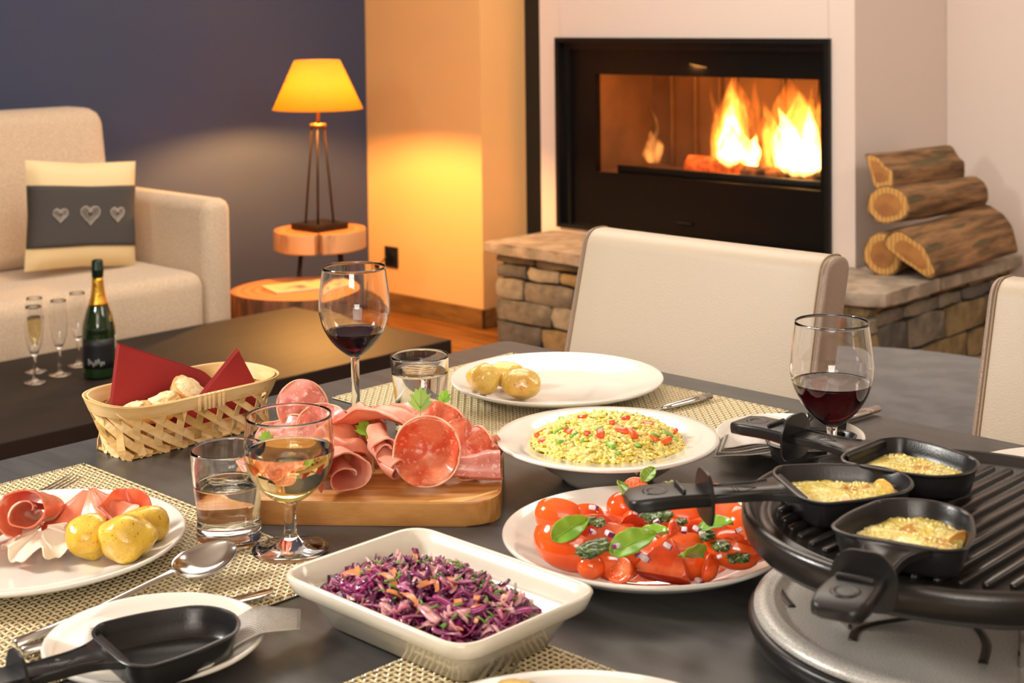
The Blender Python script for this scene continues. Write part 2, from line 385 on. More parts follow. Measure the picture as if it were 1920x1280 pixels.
flame([(-2.93, 4.50, .35, .110, -.02, 6, 0), (-2.96, 4.50, .28, .065, -.08, 7, 1), (-2.88, 4.48, .29, .058, .0, 8, 1), (-3.04, 4.50, .28, .056, -.05, 9, 0), (-2.96, 4.50, .36, .022, -.01, 10, 0), (-2.85, 4.50, .38, .040, .005, 11, 0), (-2.92, 4.47, .17, .110, 0, 13, 1), (-3.06, 4.51, .20, .036, -.03, 14, 0), (-3.0, 4.48, .22, .036, -.05, 15, 1), (-2.97, 4.53, .40, .16, -.04, 45, 2), (-3.07, 4.53, .30, .07, -.05, 46, 2), (-2.84, 4.52, .43, .07, 0, 47, 2), (-3.02, 4.5, .30, .04, -.09, 48, 0), (-2.90, 4.5, .38, .03, .03, 49, 0)],
      'broad bright flame filling the right side of the fire', Fm)
flame([(-3.62, 4.52, .15, .055, .005, 21, 0), (-3.61, 4.52, .28, .012, .004, 22, 0)], 'small faint flame at the left of the firebox', [M_fl_f])
area('fire_glow', (-3.08, 4.44, 1.05), (-3.15, 4.62, .62), .5, 5, (1, .40, .09), .06)
area('fire_glow_left', (-3.55, 4.44, 1.05), (-3.60, 4.66, .62), .3, 2.5, (1, .36, .08), .05)

# ------------------------------------------------------------ firewood on the side hearth
M_bark = mat('oak_bark', (150, 112, 74), 0.9, col2=(78, 58, 38), nscale=40, stretch=(1, .16, 1), detail=8, mix=(.36, .66), bump=1.0, bscale=55, spots=(92, 82, 54), sscale=30, sthr=.62)
M_cut = mat('cut_wood_face', (206, 160, 88), 0.7, col2=(178, 128, 66), nscale=24, wave='RINGS', dist=2.5, mix=(.2, .9)); M_cut2 = mat('cut_wood_heart', (176, 120, 62), 0.7, col2=(150, 98, 50), nscale=16, detail=6)
def firewood(pts, L, loc, label, yaw=0, pitch=0, sd=0, shrink=.96, seg=22, cut=M_cut):
    """log with outline pts (x,z) at the sawn end, growing along +y"""
    n = len(pts); R = []
    for i in range(13):
        t = i/12; R.append([Vector((x*(1-(1-shrink)*t)*(1+.10*noise.noise(Vector((x*22, t*2.2, z*22+sd)))), t*L+x*.5*(1-t)**3, z*(1-(1-shrink)*t)*(1+.10*noise.noise(Vector((x*22, t*2.2+9, z*22+sd)))))) for x, z in pts])
    root = tag(empty('firewood_log', loc, rot=(pitch, 0, yaw)), label, 'firewood', 'logs stacked on the hearth')
    autosmooth(build('bark', rings(R), M_bark, root), 50)
    o = build('cut_face', rings([[Vector((p.x*.90, p.y*.90-.002, p.z*.90)) for p in R[0]], [Vector((p.x*.95, p.y*.95+.004, p.z*.95)) for p in R[0]]]), cut, root, False)
    c = sum((Vector(p) for p in R[0]), Vector())/n
    o2 = build('heartwood', rings([[Vector(((p.x-c.x)*.62+c.x, (p.y-c.y)*.62+c.y-.0035, (p.z-c.z)*.62+c.z)) for p in R[0]], [Vector(((p.x-c.x)*.62+c.x, (p.y-c.y)*.62+c.y-.001, (p.z-c.z)*.62+c.z)) for p in R[0]]]), M_cut2, root, False)
    return root
def circ(rx, rz, n=26, a0=0): return [(rx*cos(2*pi*k/n+a0), rz*sin(2*pi*k/n+a0)) for k in range(n)]
firewood(circ(.058, .072), .36, (-2.452, 4.24, .382+.070), 'round log with yellow ring lying bottom left of the firewood stack', 0.05, 0, 1)
half = rpoly([(-.075, .045), (-.02, .085), (.055, .03), (.085, -.06), (.06, -.075), (-.01, -.02)], .03, 4)
firewood(half, .50, (-2.358, 4.22, .382+.078), 'thick split log with curved edge at bottom right of the firewood stack', -0.10, 0.07, 2, 1.10)
firewood(circ(.063, .062), .46, (-2.440, 4.25, .611), 'pale round log in the middle of the firewood stack', -0.14, 0.0, 3, .92)
firewood(rpoly([(-.050, .062), (-.015, .058), (.012, .020), (.034, .01), (.032, -.045), (-.02, -.055), (-.035, 0)], .012, 3), .42, (-2.462, 4.25, .712), 'narrow flat log with pointed corner on top of the firewood stack', -0.10, 0.0, 4, .98)

# ------------------------------------------------------------ sofa and cushion
M_sofa = mat('beige_sofa_fabric', (208, 188, 162), 0.85, col2=(194, 172, 146), nscale=160, bump=0.25, bscale=420, sheen=0.25)
sofa = tag(empty('sofa', (-4.36, 1.5, 0)), 'beige fabric sofa with wide seat against the navy wall', 'sofa'); SO = Vector((-4.36, 1.5, 0))
def soft(b_, r, sub=1): return rbox(*b_, r, 4)
build('base', rel(soft((-4.74, -3.995, .35, 2.79, .07, .20), .02), SO), M_sofa, sofa)
build('seat_cushion', rel(soft((-4.56, -3.965, .48, 2.690, .15, .432), .050), SO), M_sofa, sofa)
build('back_frame', rel(soft((-4.80, -4.60, .36, 2.79, .10, .70), .04), SO), M_sofa, sofa)
def cushion_box(x0, x1, y0, y1, z0, z1, lean, puff=.03):
    V, F = rbox(x0, x1, y0, y1, z0, z1, .055, 4); out = []
    for v in V:
        ty = (v[1]-y0)/(y1-y0); tz = (v[2]-z0)/(z1-z0)
        out.append((v[0]-lean*tz+puff*sin(pi*ty)*sin(pi*max(0, min(1, tz))), v[1], v[2]+.012*sin(pi*ty)))
    return out, F
build('back_cushion', rel(cushion_box(-4.66, -4.44, 1.60, 2.665, .425, .935, .08), SO), M_sofa, sofa)
build('back_cushion', rel(cushion_box(-4.66, -4.44, .54, 1.585, .425, .935, .08), SO), M_sofa, sofa)
build('arm', rel(soft((-4.78, -3.985, 2.695, 2.805, .08, .655), .040), SO), M_sofa, sofa)
build('arm', rel(soft((-4.78, -3.985, .345, .51, .08, .655), .045), SO), M_sofa, sofa)
for x in (-4.70, -4.06):
    for y in (.42, 2.72): build('foot', rel(rbox(x-.025, x+.025, y-.025, y+.025, 0, .072, .005, 1), SO), M_black, sofa)
M_linen = mat('cream_linen', (232, 208, 160), 0.85, bump=0.3, bscale=300); M_char_f = mat('charcoal_fabric', (74, 70, 68), 0.9, bump=0.3, bscale=300); M_emb = mat('grey_embroidery', (176, 166, 156), 0.8)
pc = Vector((-4.27, 2.422, .615))
cus = tag(empty('throw_cushion', pc, rot=(radians(-5.0), radians(-6), 0)), 'cream cushion with charcoal band and three embroidered hearts', 'cushion')
def pil(u, v, side):   # u along y, v along z in -1..1
    e = (1-u**4)*(1-v**4); return Vector((side*.055*max(0, e)**.55, u*.195*(1-.04*(1-abs(v))), v*.172*(1-.05*(1-abs(u)))))
PV = []; PF = []; NU, NV = 20, 18; MI = []
for side in (1, -1):
    o = len(PV)
    for i in range(NU+1):
        for j in range(NV+1): PV.append(pil(-1+2*i/NU, -1+2*j/NV, side))
    for i in range(NU):
        for j in range(NV):
            a = o+i*(NV+1)+j; q = (a, a+NV+1, a+NV+2, a+1); PF.append(q if side > 0 else q[::-1]); MI.append(1 if (4 <= j < 14 and side > 0) else 0)
b = MB(); b.V = [tuple(v) for v in PV]; b.F = PF; b.I = [0]*len(PF); b.build('cover', M_linen, cus)
def band(u, v): p = pil(-1+2*u, -.60+1.14*v, 1); return (p.x+.0035, p.y, p.z)
build('charcoal_band', sheet(band, 22, 14, .002), M_char_f, cus)
def heart(s, t): a = 2*pi*t; return (16*sin(a)**3*s/16, (13*cos(a)-5*cos(2*a)-2*cos(3*a)-cos(4*a))*s/16)
for cu, s in ((-.56, .024), (-.02, .034), (.50, .026)):
    for k, (sc_, rr) in enumerate(((1, .0022), (.72, .0014), (.42, .0014))):
        path = []
        for i in range(37):
            hx, hz = heart(s*sc_, i/36); u = cu+hx/.195; v = 0.0+hz/.172; p = pil(u, v, 1); path.append((p.x+.006, p.y, p.z+.001*sin(i*2.1)))
        build('embroidered_heart', tube(path, rr, 5, False), M_emb, cus)

# ------------------------------------------------------------ coffee table, stump tables, lamp, magazine, socket, ottoman
M_ctab = mat('espresso_wood', (40, 31, 27), 0.55, spec=.25, col2=(34, 26, 22), nscale=5, stretch=(8, 1, 1))
ct = tag(empty('coffee_table', (-3.54, 1.8, 0)), 'low dark brown coffee table in front of the beige sofa', 'coffee table'); CO = Vector((-3.54, 1.8, 0))
build('tabletop', rel(rbox(-3.915, -3.16, .70, 2.99, .205, .28, .003, 2), CO), M_ctab, ct, False)
for x in (-3.86, -3.215):
    for y in (.76, 2.93): build('leg', rel(rbox(x-.035, x+.035, y-.035, y+.035, 0, .206, .003, 1), CO), M_ctab, ct, False)
M_end = mat('sawn_log_top', (206, 132, 70), 0.5, col2=(178, 104, 52), nscale=9, wave='RINGS', dist=3, mix=(.1, .95), coat=.2); M_side = mat('peeled_log_side', (208, 158, 108), 0.6, col2=(120, 76, 44), nscale=12, stretch=(1, 1, .3), mix=(.55, .75), detail=5)
M_barks = mat('stump_bark', (128, 82, 50), 0.85, col2=(74, 46, 28), nscale=26, stretch=(1, 1, .25), detail=5, bump=.6)
def log_slice(name, r, z0, z1, mside, parent, sd, crack=None, amp=.06):
    n = 72; R = []
    for z, s in ((z0, .97), (z0+.004, 1), (z1-.006, 1), (z1, .985)):
        ring = []
        for k in range(n):
            a = 2*pi*k/n; rr = r*(1+amp*noise.noise(Vector((cos(a)*1.2, sin(a)*1.2, sd))))
            if crack is not None:
                dd = abs((a-crack+pi) % (2*pi)-pi)
                if dd < .05: rr *= .55+.45*dd/.05
            ring.append(Vector((cos(a)*rr*s, sin(a)*rr*s, z)))
        R.append(ring)
    V, F = rings(R, True); mi = [1 if len(f) > 4 and i == len(F)-1 else 0 for i, f in enumerate(F)]
    b = MB(); b.V = [tuple(v) for v in V]; b.F = F; b.I = mi; o = b.build(name, [mside, M_end], parent); autosmooth(o, 40); return o
M_iron = mat('black_iron', (22, 20, 18), 0.45)
st = tag(empty('log_slice_stool', (-4.33, 3.43, 0)), 'tall side table of a cracked log slice on black iron legs under the lamp', 'side table')
log_slice('tabletop', .172, .378, .45, M_side, st, 3, crack=atan2(-.72, .69)+.12)
for a in (0.15, pi/2+.1, pi+.15, 3*pi/2+.2):
    a -= .05; build('leg', tube([(cos(a)*.10, sin(a)*.10, .38), (cos(a)*.15, sin(a)*.15, .0)], .008, 8), M_iron, st)
st2 = tag(empty('stump_table', (-4.135, 3.175, 0)), 'low round stump table with bark edge carrying a magazine', 'side table')
log_slice('tabletop', .232, .17, .288, M_barks, st2, 8, amp=.05)
for k in range(3):
    a = .9+k*2*pi/3; build('leg', tube([(cos(a)*.15, sin(a)*.15, .175), (cos(a)*.17, sin(a)*.17, .0)], .012, 8), M_iron, st2)
M_cov = mat('magazine_cover', (216, 186, 128), 0.35, col2=(120, 100, 96), nscale=14, mix=(.52, .62), detail=3); M_pap = mat('paper_pages', (225, 205, 165), 0.7)
mg = tag(empty('magazine', (-4.13, 3.21, .2885), rz=radians(-16)), 'magazine with a pale border and dark picture lying on the stump table', 'magazine')
build('pages', rbox(-.075, .075, -.14, .15, 0, .006, .001, 1), M_pap, mg, False); build('cover', rbox(-.076, .076, -.141, .151, .006, .0072, .0004, 1), mat('magazine_border', (226, 196, 138), .4), mg, False)
build('cover_picture', rbox(-.058, .058, -.118, .128, .0072, .0078, .0002, 1), M_cov, mg, False)
# lamp
M_shade = bpy.data.materials.new('amber_lamp_shade'); M_shade.use_nodes = True; nt = M_shade.node_tree; nt.nodes.clear()
_o = nt.nodes.new('ShaderNodeOutputMaterial'); _mx = nt.nodes.new('ShaderNodeMixShader'); _t = nt.nodes.new('ShaderNodeBsdfTranslucent'); _d = nt.nodes.new('ShaderNodeBsdfDiffuse')
_t.inputs[0].default_value = (.46, .33, .065, 1); _d.inputs[0].default_value = (.60, .40, .12, 1); _mx.inputs[0].default_value = .35
nt.links.new(_t.outputs[0], _mx.inputs[1]); nt.links.new(_d.outputs[0], _mx.inputs[2]); nt.links.new(_mx.outputs[0], _o.inputs['Surface'])
M_brass = mat('aged_brass', (150, 112, 62), 0.35, metal=1.0); M_bronze = mat('dark_bronze', (54, 42, 30), 0.4, metal=.6); M_bulb = mat('lamp_bulb', (255, 240, 210), .4, emit=(255, 182, 96), estr=3000)
lamp = tag(empty('table_lamp', (-4.33, 3.43, .4505)), 'table lamp with glowing amber cone shade on three slim bronze legs', 'lamp')
build('base', rbox(-.076, .076, -.076, .076, 0, .024, .003, 2), M_bronze, lamp, False)
for a in (radians(45), radians(225)+0, radians(-45)):
    build('leg', tube([(cos(a)*.052, sin(a)*.052, .024), (cos(a)*.021, sin(a)*.021, .385)], .0045, 8), M_bronze, lamp)
build('ring', lathe([(.018, .378), (.030, .378), (.031, .384), (.030, .391), (.018, .391)], 28, True), M_brass, lamp)
build('pole', lathe([(0, .378), (.007, .378), (.006, .44), (.014, .445), (.014, .482), (0, .484)], 16), M_brass, lamp)
zs = .445
build('shade', lathe([(.167, zs), (.084, zs+.182), (.0828, zs+.182), (.1658, zs)], 56, True), M_shade, lamp)
build('bulb', xf(blob(.024, .024, .030, 0), TR((0, 0, .512))), M_bulb, lamp)
for a in (0, 2.1, 4.2): build('shade_spoke', tube([(0, 0, .484), (cos(a)*.098, sin(a)*.098, zs+.145)], .0015, 5), M_brass, lamp)
sk = tag(empty('wall_socket', (-4.67, 4.081, .228)), 'black wall socket low on the lamplit wall', 'socket')
build('plate', rbox(-.041, .041, -.008, .0005, -.043, .043, .003, 2), M_black, sk); build('insert', xf(lathe([(0, -.001), (.022, -.001), (.024, 0), (.024, .004), (0, .004)], 24), TR((0, -.011, 0), rx=radians(-90)) ), M_steel, sk)
build('plug_cord', tube([(-.02, -.012, 0), (-.05, -.02, -.03), (-.08, -.03, -.12), (-.10, -.035, -.215)], .003, 6), M_black, sk)
M_ott = mat('charcoal_suede', (84, 82, 82), 0.85, col2=(66, 64, 64), nscale=12, bump=.15, bscale=200, sheen=.2)
ot = tag(build('ottoman', lathe([(0, .02), (.50, .02), (.535, .05), (.545, .36), (.53, .405), (.49, .42), (0, .425)], 72), M_ott, loc=(-1.632, 2.746, 0)), 'large round charcoal ottoman between the dining chairs and the stone hearth', 'ottoman')
# ------------------------------------------------------------ dining table and chairs
M_table = mat('anthracite_table', (70, 69, 68), 0.33, col2=(61, 60, 59), nscale=7, stretch=(1, 9, 1), detail=6, spec=.45, rvar=.05, bump=.03, bscale=300)
tb = tag(empty('dining_table', (-.70, .85, 0)), 'large matt anthracite dining table set for a raclette meal', 'table'); TO = Vector((-.70, .85, 0))
T = 0.75
build('tabletop', rel(prism(rpoly([(-1.548, .12), (.15, .12), (.15, 1.577), (-1.548, 1.577)], .012, 4), .722, T, .0015, 2), TO), M_table, tb, False)
for x in (-1.42, .04):
    for y in (.24, 1.45): build('leg', rel(rbox(x-.035, x+.035, y-.035, y+.035, 0, .7215, .004, 1), TO), M_table, tb, False)
M_leather = mat('pearl_beige_leather', (190, 174, 152), 0.42, bump=.22, bscale=620, spec=.5, coat=.10, croot=.3); M_seam = mat('leather_thread', (150, 126, 96), 0.7); M_leath2 = mat('taupe_leather_edge', (150, 130, 114), 0.34, bump=.25, bscale=330, spec=.5)
def chair(x0, x1, label):
    cx = (x0+x1)/2; hw = (x1-x0)/2
    ch = tag(empty('dining_chair', (cx, 1.70, 0)), label, 'chair', 'dining chairs along the far side of the table')
    # backrest: rounded slab profile (y, z) leaning away from the table, swept across the width
    th = .060; z0, z1 = .44, .898
    def yb(z): return -.065+.125*(z-z0)/.462
    def outline(d): return rpoly([(yb(z0)+d, z0+d), (yb(z1)+d, z1-d), (yb(z1)+th-d, z1-d), (yb(z0)+th-d, z0+d)], [.003, .024, .034, .003], 8)
    def swept(ds): return rings([[Vector((x, y-.004*(1-(x/hw)**2), z)) for y, z in outline(d)] for x, d in ds])
    k_ = hw-.0085
    o = build('backrest', swept([(-k_, .0035), (-k_+.003, .0008), (-k_+.008, 0)]+[(-k_+.008+(2*k_-.016)*t/8, 0) for t in range(1, 8)]+[(k_-.008, 0), (k_-.003, .0008), (k_, .0035)]), M_leather, ch); autosmooth(o, 40)
    for s in (-1, 1):
        o = build('side_panel', swept([(s*x, d) for x, d in ((k_, .0035), (k_+.002, .0014), (k_+.005, .0016), (k_+.0075, .0036), (k_+.0085, .0070))][::s]), M_leath2, ch); autosmooth(o, 45)
        build('stitched_seam', tube([(s*(k_-.004), y-.0006*0, z) for y, z in [q for q in outline(-.0006)][4:24]], .0013, 5), M_seam, ch)
    build('seat', rbox(-hw, hw, -.47, .0, .40, .475, .022, 4), M_leather, ch)
    for sx in (-1, 1):
        for y in (-.43, .0): build('leg', tube([(sx*(hw-.03), y, .405), (sx*(hw-.03), y+(.03 if y > -.1 else 0), 0)], .017, 10), M_iron, ch)
    return ch
chair(-1.553, -1.100, 'beige leather dining chair directly in front of the fireplace')
chair(-.868, -.40, 'beige leather dining chair at the right edge, beyond the raclette grill')

# ------------------------------------------------------------ woven placemats
M_mbase = mat('placemat_backing', (60, 48, 34), 0.8); M_cream = mat('cream_vinyl_strand', (236, 222, 178), 0.36, spec=.6); M_brown = mat('brown_vinyl_strand', (104, 80, 54), 0.4)
def placemat(cx, cy, w, h, label):
    mt = tag(build('placemat', rbox(-w/2, w/2, -h/2, h/2, 0, .0012, .0004, 1), M_mbase, loc=(cx, cy, T+.0002)), label, 'placemat')
    b = MB(); p = .0060; nx = int(w/p); ny = int(h/p)
    def bar(x, y, lx, ly, z0, z1, mi):
        o = len(b.V); hx, hy = lx/2, ly/2
        b.V += [(x-hx, y-hy, z0), (x+hx, y-hy, z0), (x+hx, y+hy, z0), (x-hx, y+hy, z0),
                (x-hx*.72, y-hy*.72, z1), (x+hx*.72, y-hy*.72, z1), (x+hx*.72, y+hy*.72, z1), (x-hx*.72, y+hy*.72, z1)]
        b.F += [(o+4, o+5, o+6, o+7), (o, o+1, o+5, o+4), (o+1, o+2, o+6, o+5), (o+2, o+3, o+7, o+6), (o+3, o, o+4, o+7)]; b.I += [mi]*5
    for i in range(nx+1):
        for j in range(ny+1):
            x = -w/2+(i+.0)*p+(w-nx*p)/2; y = -h/2+j*p+(h-ny*p)/2
            lx, ly = (p*1.5, p*.30) if (i+j) % 2 else (p*.30, p*1.5)
            if abs(x)+lx/2 > w/2: lx = max(.001, (w/2-abs(x))*2)
            if abs(y)+ly/2 > h/2: ly = max(.001, (h/2-abs(y))*2)
            bar(x, y, lx, ly, .0010, .0024, 0)
            if i < nx and j < ny: bar(x+p/2, y+p/2, p*.76, p*.76, .0010, .0019, 1)
    tag(b.build('woven_strands', [M_cream, M_brown], mt, False), kind='stuff'); return mt
placemat(-1.228, .660, .468, .332, 'cream and brown woven placemat on the left under the ham plate')
placemat(-1.243, 1.352, .47, .330, 'cream and brown woven placemat at the back under the empty half of the potato plate')
placemat(-.600, .655, .47, .345, 'cream and brown woven placemat at the bottom, mostly hidden by the cabbage dish')

# ------------------------------------------------------------ crockery
M_china = mat('white_porcelain', (230, 226, 216), 0.12, spec=.55, coat=.3, croot=.04)
def plate_prof(r, h, foot, well):
    return [(0, .0022), (foot-.006, .0022), (foot-.003, 0), (foot, 0), (foot+.002, .003), (well*1.05, .0055), (r*.88, h*.55), (r-.003, h-.0045), (r, h-.002), (r-.0008, h), (r-.003, h+.0002),
            (r*.90, h*.74), (well*1.02, .0090), (well*.93, .0072), (0, .0066)]
def plate(x, y, z, r, h, label, grp=None, foot=None, well=None):
    return tag(build('plate', lathe(plate_prof(r, h, foot or r*.56, well or r*.66), 96), M_china, loc=(x, y, z)), label, 'plate', grp)
MZ = T+.0028
plate(-1.2315, .643, MZ, .135, .022, 'large white dinner plate with ham and potatoes on the left placemat')
plate(-1.275, 1.391, MZ, .1369, .022, 'large white dinner plate with potatoes, at the back near the table corner')
plate(-.602, .672, MZ, .135, .022, 'white dinner plate cut off by the bottom edge of the picture')
plate(-.591, 1.431, T+.0003, .135, .020, 'white plate half hidden behind the raclette grill at the right edge')
plate(-.828, 1.022, T+.0003, .1310, .026, 'large white plate heaped with tomato salad', foot=.075, well=.088)
plate(-.975, .607, T+.0030, .0835, .017, 'small white side plate with paper napkin and empty raclette pan, bottom left')
plate(-.919, 1.386, T+.0030, .0825, .017, 'small white side plate with folded napkin behind the pasta bowl')
pasta_c = (-1.006, 1.175)
tag(build('bowl', lathe([(0, .002), (.040, .002), (.042, 0), (.047, 0), (.049, .004), (.070, .018), (.086, .034), (.112, .0415), (.1165, .0415), (.1174, .0435), (.1165, .0450), (.110, .0445), (.084, .0405), (.079, .036), (.066, .018), (.050, .010), (0, .008)], 96), M_china, loc=(*pasta_c, T+.0003)),
    'white wide-rimmed bowl full of orzo pasta salad', 'bowl')
# rectangular baking dish (cabbage)
M_dish = mat('cream_stoneware', (222, 216, 200), 0.13, spec=.55, coat=.3, croot=.05)
dc = (-.8465, .7815); DX, DY = .1085, .0765; DH = .0425
def rr(hx, hy, r, z, n=7): return [Vector((x, y, z)) for x, y in rpoly([(-hx, -hy), (hx, -hy), (hx, hy), (-hx, hy)], r, n)]
R = [rr(DX-.030, DY-.030, .016, 0), rr(DX-.026, DY-.026, .018, .0015), rr(DX-.0145, DY-.0145, .022, .024), rr(DX-.0125, DY-.0125, .022, .0265), rr(DX-.0065, DY-.0065, .025, .0275), rr(DX-.0035, DY-.0035, .025, .030), rr(DX, DY, .026, DH-.002), rr(DX-.0008, DY-.0008, .026, DH),
     rr(DX-.003, DY-.003, .024, DH+.0003), rr(DX-.0055, DY-.0055, .022, DH-.001), rr(DX-.008, DY-.008, .022, DH-.010), rr(DX-.018, DY-.018, .019, .018), rr(DX-.028, DY-.028, .016, .006), rr(DX-.034, DY-.034, .012, .005)]
tag(build('serving_dish', rings(R), M_dish, loc=(*dc, T+.0030)), 'cream rectangular stoneware dish full of red cabbage salad', 'dish')

# ------------------------------------------------------------ glasses
M_glass = mat('clear_glass', (255, 255, 255), 0.0, trans=1.0, ior=1.48); M_water = mat('water', (255, 255, 255), 0.0, trans=1.0, ior=1.33)
M_redw = mat('red_wine', (52, 3, 10), 0.0, trans=1.0, ior=1.34); M_whitew = mat('white_wine', (250, 236, 176), 0.0, trans=1.0, ior=1.34); M_cham = mat('champagne', (246, 226, 160), 0.0, trans=1.0, ior=1.34)
def interp(pr, z):
    for (r0, z0), (r1, z1) in zip(pr[:-1], pr[1:]):
        if z0 <= z <= z1: return r0+(r1-r0)*(z-z0)/(z1-z0)
    return pr[-1][0]
def smoothprof(P, k=4):
    out = []
    for i in range(len(P)-1):
        p0 = Vector(P[max(i-1, 0)]); p1 = Vector(P[i]); p2 = Vector(P[i+1]); p3 = Vector(P[min(i+2, len(P)-1)])
        for j in range(k):
            t = j/k; q = .5*((2*p1)+(-p0+p2)*t+(2*p0-5*p1+4*p2-p3)*t*t+(-p0+3*p1-3*p2+p3)*t**3); out.append((max(0, q.x), q.y))
    out.append(tuple(P[-1])); return out
def stem_glass(name, loc, H, zb, bowl, rf, rs, label, cat, grp, level, wine, wall=.0009, n=56):
    """bowl: outer profile (r, z) from the bowl bottom zb up to the rim H"""
    g = tag(empty(name, loc), label, cat, grp)
    ob = smoothprof(bowl); ib = [(max(r-wall, .0), z) for r, z in ob if z > zb+.006]
    foot = [(0, 0), (rf-.001, 0), (rf, .0008), (rf-.0006, .0018), (rf*.55, .0040), (rs*1.9, .0068), (rs*1.15, .013), (rs, .022), (rs, zb-.006), (rs*1.15, zb-.001)]
    prof = foot+[p for p in ob]+[(ob[-1][0]-wall/2, H+.0004)]+ib[::-1]+[(0, zb+.0055)]
    build('glass', lathe(prof, n), M_glass, g)
    if level:
        lp = [(0, zb+.0054)]+[(r+.0003, z) for r, z in ib if z < level]; rl = interp(ib, level)+.0003
        lp += [(rl, level), (rl-.0012, level-.0007), (rl-.004, level-.0010), (0, level-.0010)]
        build('wine', lathe(lp, n), wine, g)
    return g
redbowl = [(.0055, .082), (.013, .0865), (.0255, .098), (.0365, .115), (.0425, .135), (.0425, .150), (.0400, .172), (.0375, .190)]
stem_glass('wine_glass', (-1.364, 1.131, T+.0003), .190, .082, redbowl, .036, .0050, 'tall wine glass with a little red wine behind the ham board', 'wine glass', None, .113, M_redw)
stem_glass('wine_glass', (-.785, 1.258, T+.0003), .190, .082, redbowl, .036, .0050, 'half full red wine glass on the right beside the raclette grill', 'wine glass', None, .128, M_redw).scale = (.955, .955, .965)
whitebowl = [(.0062, .0440), (.013, .0475), (.024, .0555), (.0345, .068), (.0400, .083), (.0412, .096), (.0400, .111), (.0390, .125)]
stem_glass('wine_glass', (-1.080, .816, T+.0028), .125, .044, whitebowl, .0355, .0056, 'small wine glass of white wine in front of the ham board', 'wine glass', None, .0935, M_whitew, wall=.0010)
def tumbler(loc, label, level):
    g = tag(empty('water_glass', loc), label, 'water glass'); H = .088
    o = smoothprof([(.0285, 0), (.0298, .003), (.0296, .014), (.0290, .026), (.0305, .042), (.0325, .058), (.0340, .075), (.0345, H)])
    i = smoothprof([(.0262, .0145), (.0268, .022), (.0283, .042), (.0303, .058), (.0318, .075), (.0325, H)])
    build('glass', lathe([(0, .0015), (.025, .0012)]+o+[(.0338, H+.0008), (.0329, H+.0006)]+i[::-1]+[(.024, .0120), (0, .0112)], 64), M_glass, g)
    lv = [(0, .01115), (.024, .0119)]+[(r+.0002, z) for r, z in i if z < level]; rl = interp(i, level)+.0002
    build('water', lathe(lv+[(rl, level), (rl-.001, level-.0006), (rl-.004, level-.0009), (0, level-.0009)], 64), M_water, g); return g
tumbler((-1.139, .790, T+.0028), 'half full water tumbler beside the small white wine glass', .0565)
tumbler((-1.290, 1.168, T+.0003), 'full water tumbler beside the tall red wine glass', .070)

# ------------------------------------------------------------ champagne set on the coffee table
flb = [(.0045, .072), (.010, .078), (.0185, .100), (.0235, .128), (.0245, .150), (.0230, .175), (.0205, .203)]
for x, y, lv, lab in ((-3.728, 1.966, .150, 'champagne flute half full, farther of the two leftmost flutes'), (-3.618, 1.905, 0, 'empty champagne flute nearest the camera on the coffee table'),
                      (-3.645, 1.992, 0, 'empty champagne flute in the middle, just left of the green bottle'), (-3.705, 2.082, 0, 'empty champagne flute half hidden behind the green bottle')):
    stem_glass('champagne_flute', (x, y, .2803), .203, .072, flb, .030, .0038, lab, 'champagne flute', 'champagne flutes on the coffee table', lv, M_cham, n=40)
M_bot = mat('green_bottle_glass', (26, 58, 22), 0.05, trans=.45, ior=1.5, spec=.6, coat=.6, croot=.03); M_gold = mat('gold_foil', (226, 178, 70), 0.28, metal=1.0, bump=.5, bscale=180); M_dfoil = mat('dark_green_foil', (24, 44, 28), 0.3, metal=.4); M_lab = mat('black_bottle_label', (26, 27, 28), 0.45); M_labt = mat('silver_label_print', (150, 150, 145), .4)
bt = tag(empty('champagne_bottle', (-3.546, 2.054, .2803), rz=radians(-40)), 'dark green champagne bottle with gold foil neck on the coffee table', 'bottle')
bp_ = smoothprof([(.040, .004), (.0425, .012), (.0435, .05), (.0435, .118), (.041, .145), (.032, .178), (.0215, .208), (.0165, .235), (.0145, .270), (.0140, .300)])
build('glass_body', lathe([(0, .014), (.03, .004), (.036, 0), (.040, .004)]+bp_[1:]+[(0, .301)], 48), M_bot, bt)
build('gold_foil', lathe([(r+.0006, z) for r, z in bp_ if .186 < z < .270]+[(.0144, .270), (0.0138, .269)]+[(r-.0003, z) for r, z in bp_ if .186 < z < .268][::-1], 48, True), M_gold, bt)
build('cap_foil', lathe([(.0153, .270), (.0160, .284), (.0168, .286), (.0168, .291), (.0155, .293), (.0152, .310), (.012, .3155), (0, .316)], 40), M_dfoil, bt)
def wrap(r, a0, a1, z0, z1, n=20): return sheet(lambda u, v: (r*cos(a0+(a1-a0)*u), r*sin(a0+(a1-a0)*u), z0+(z1-z0)*v), n, 4, .0006)
build('label', wrap(.0440, -1.15, 1.15, .030, .108), M_lab, bt); build('neck_label', wrap(.0432, -.62, .62, .122, .136, 12), M_dfoil, bt)
for k in range(7): build('label_print', wrap(.0445, -.52+.15*k, -.43+.15*k, .040+.004*sin(k*2.1), .052+.005*cos(k*1.7), 4), M_labt, bt)
build('side_label', wrap(.0440, 1.45, 1.72, .072, .112, 5), M_china, bt)

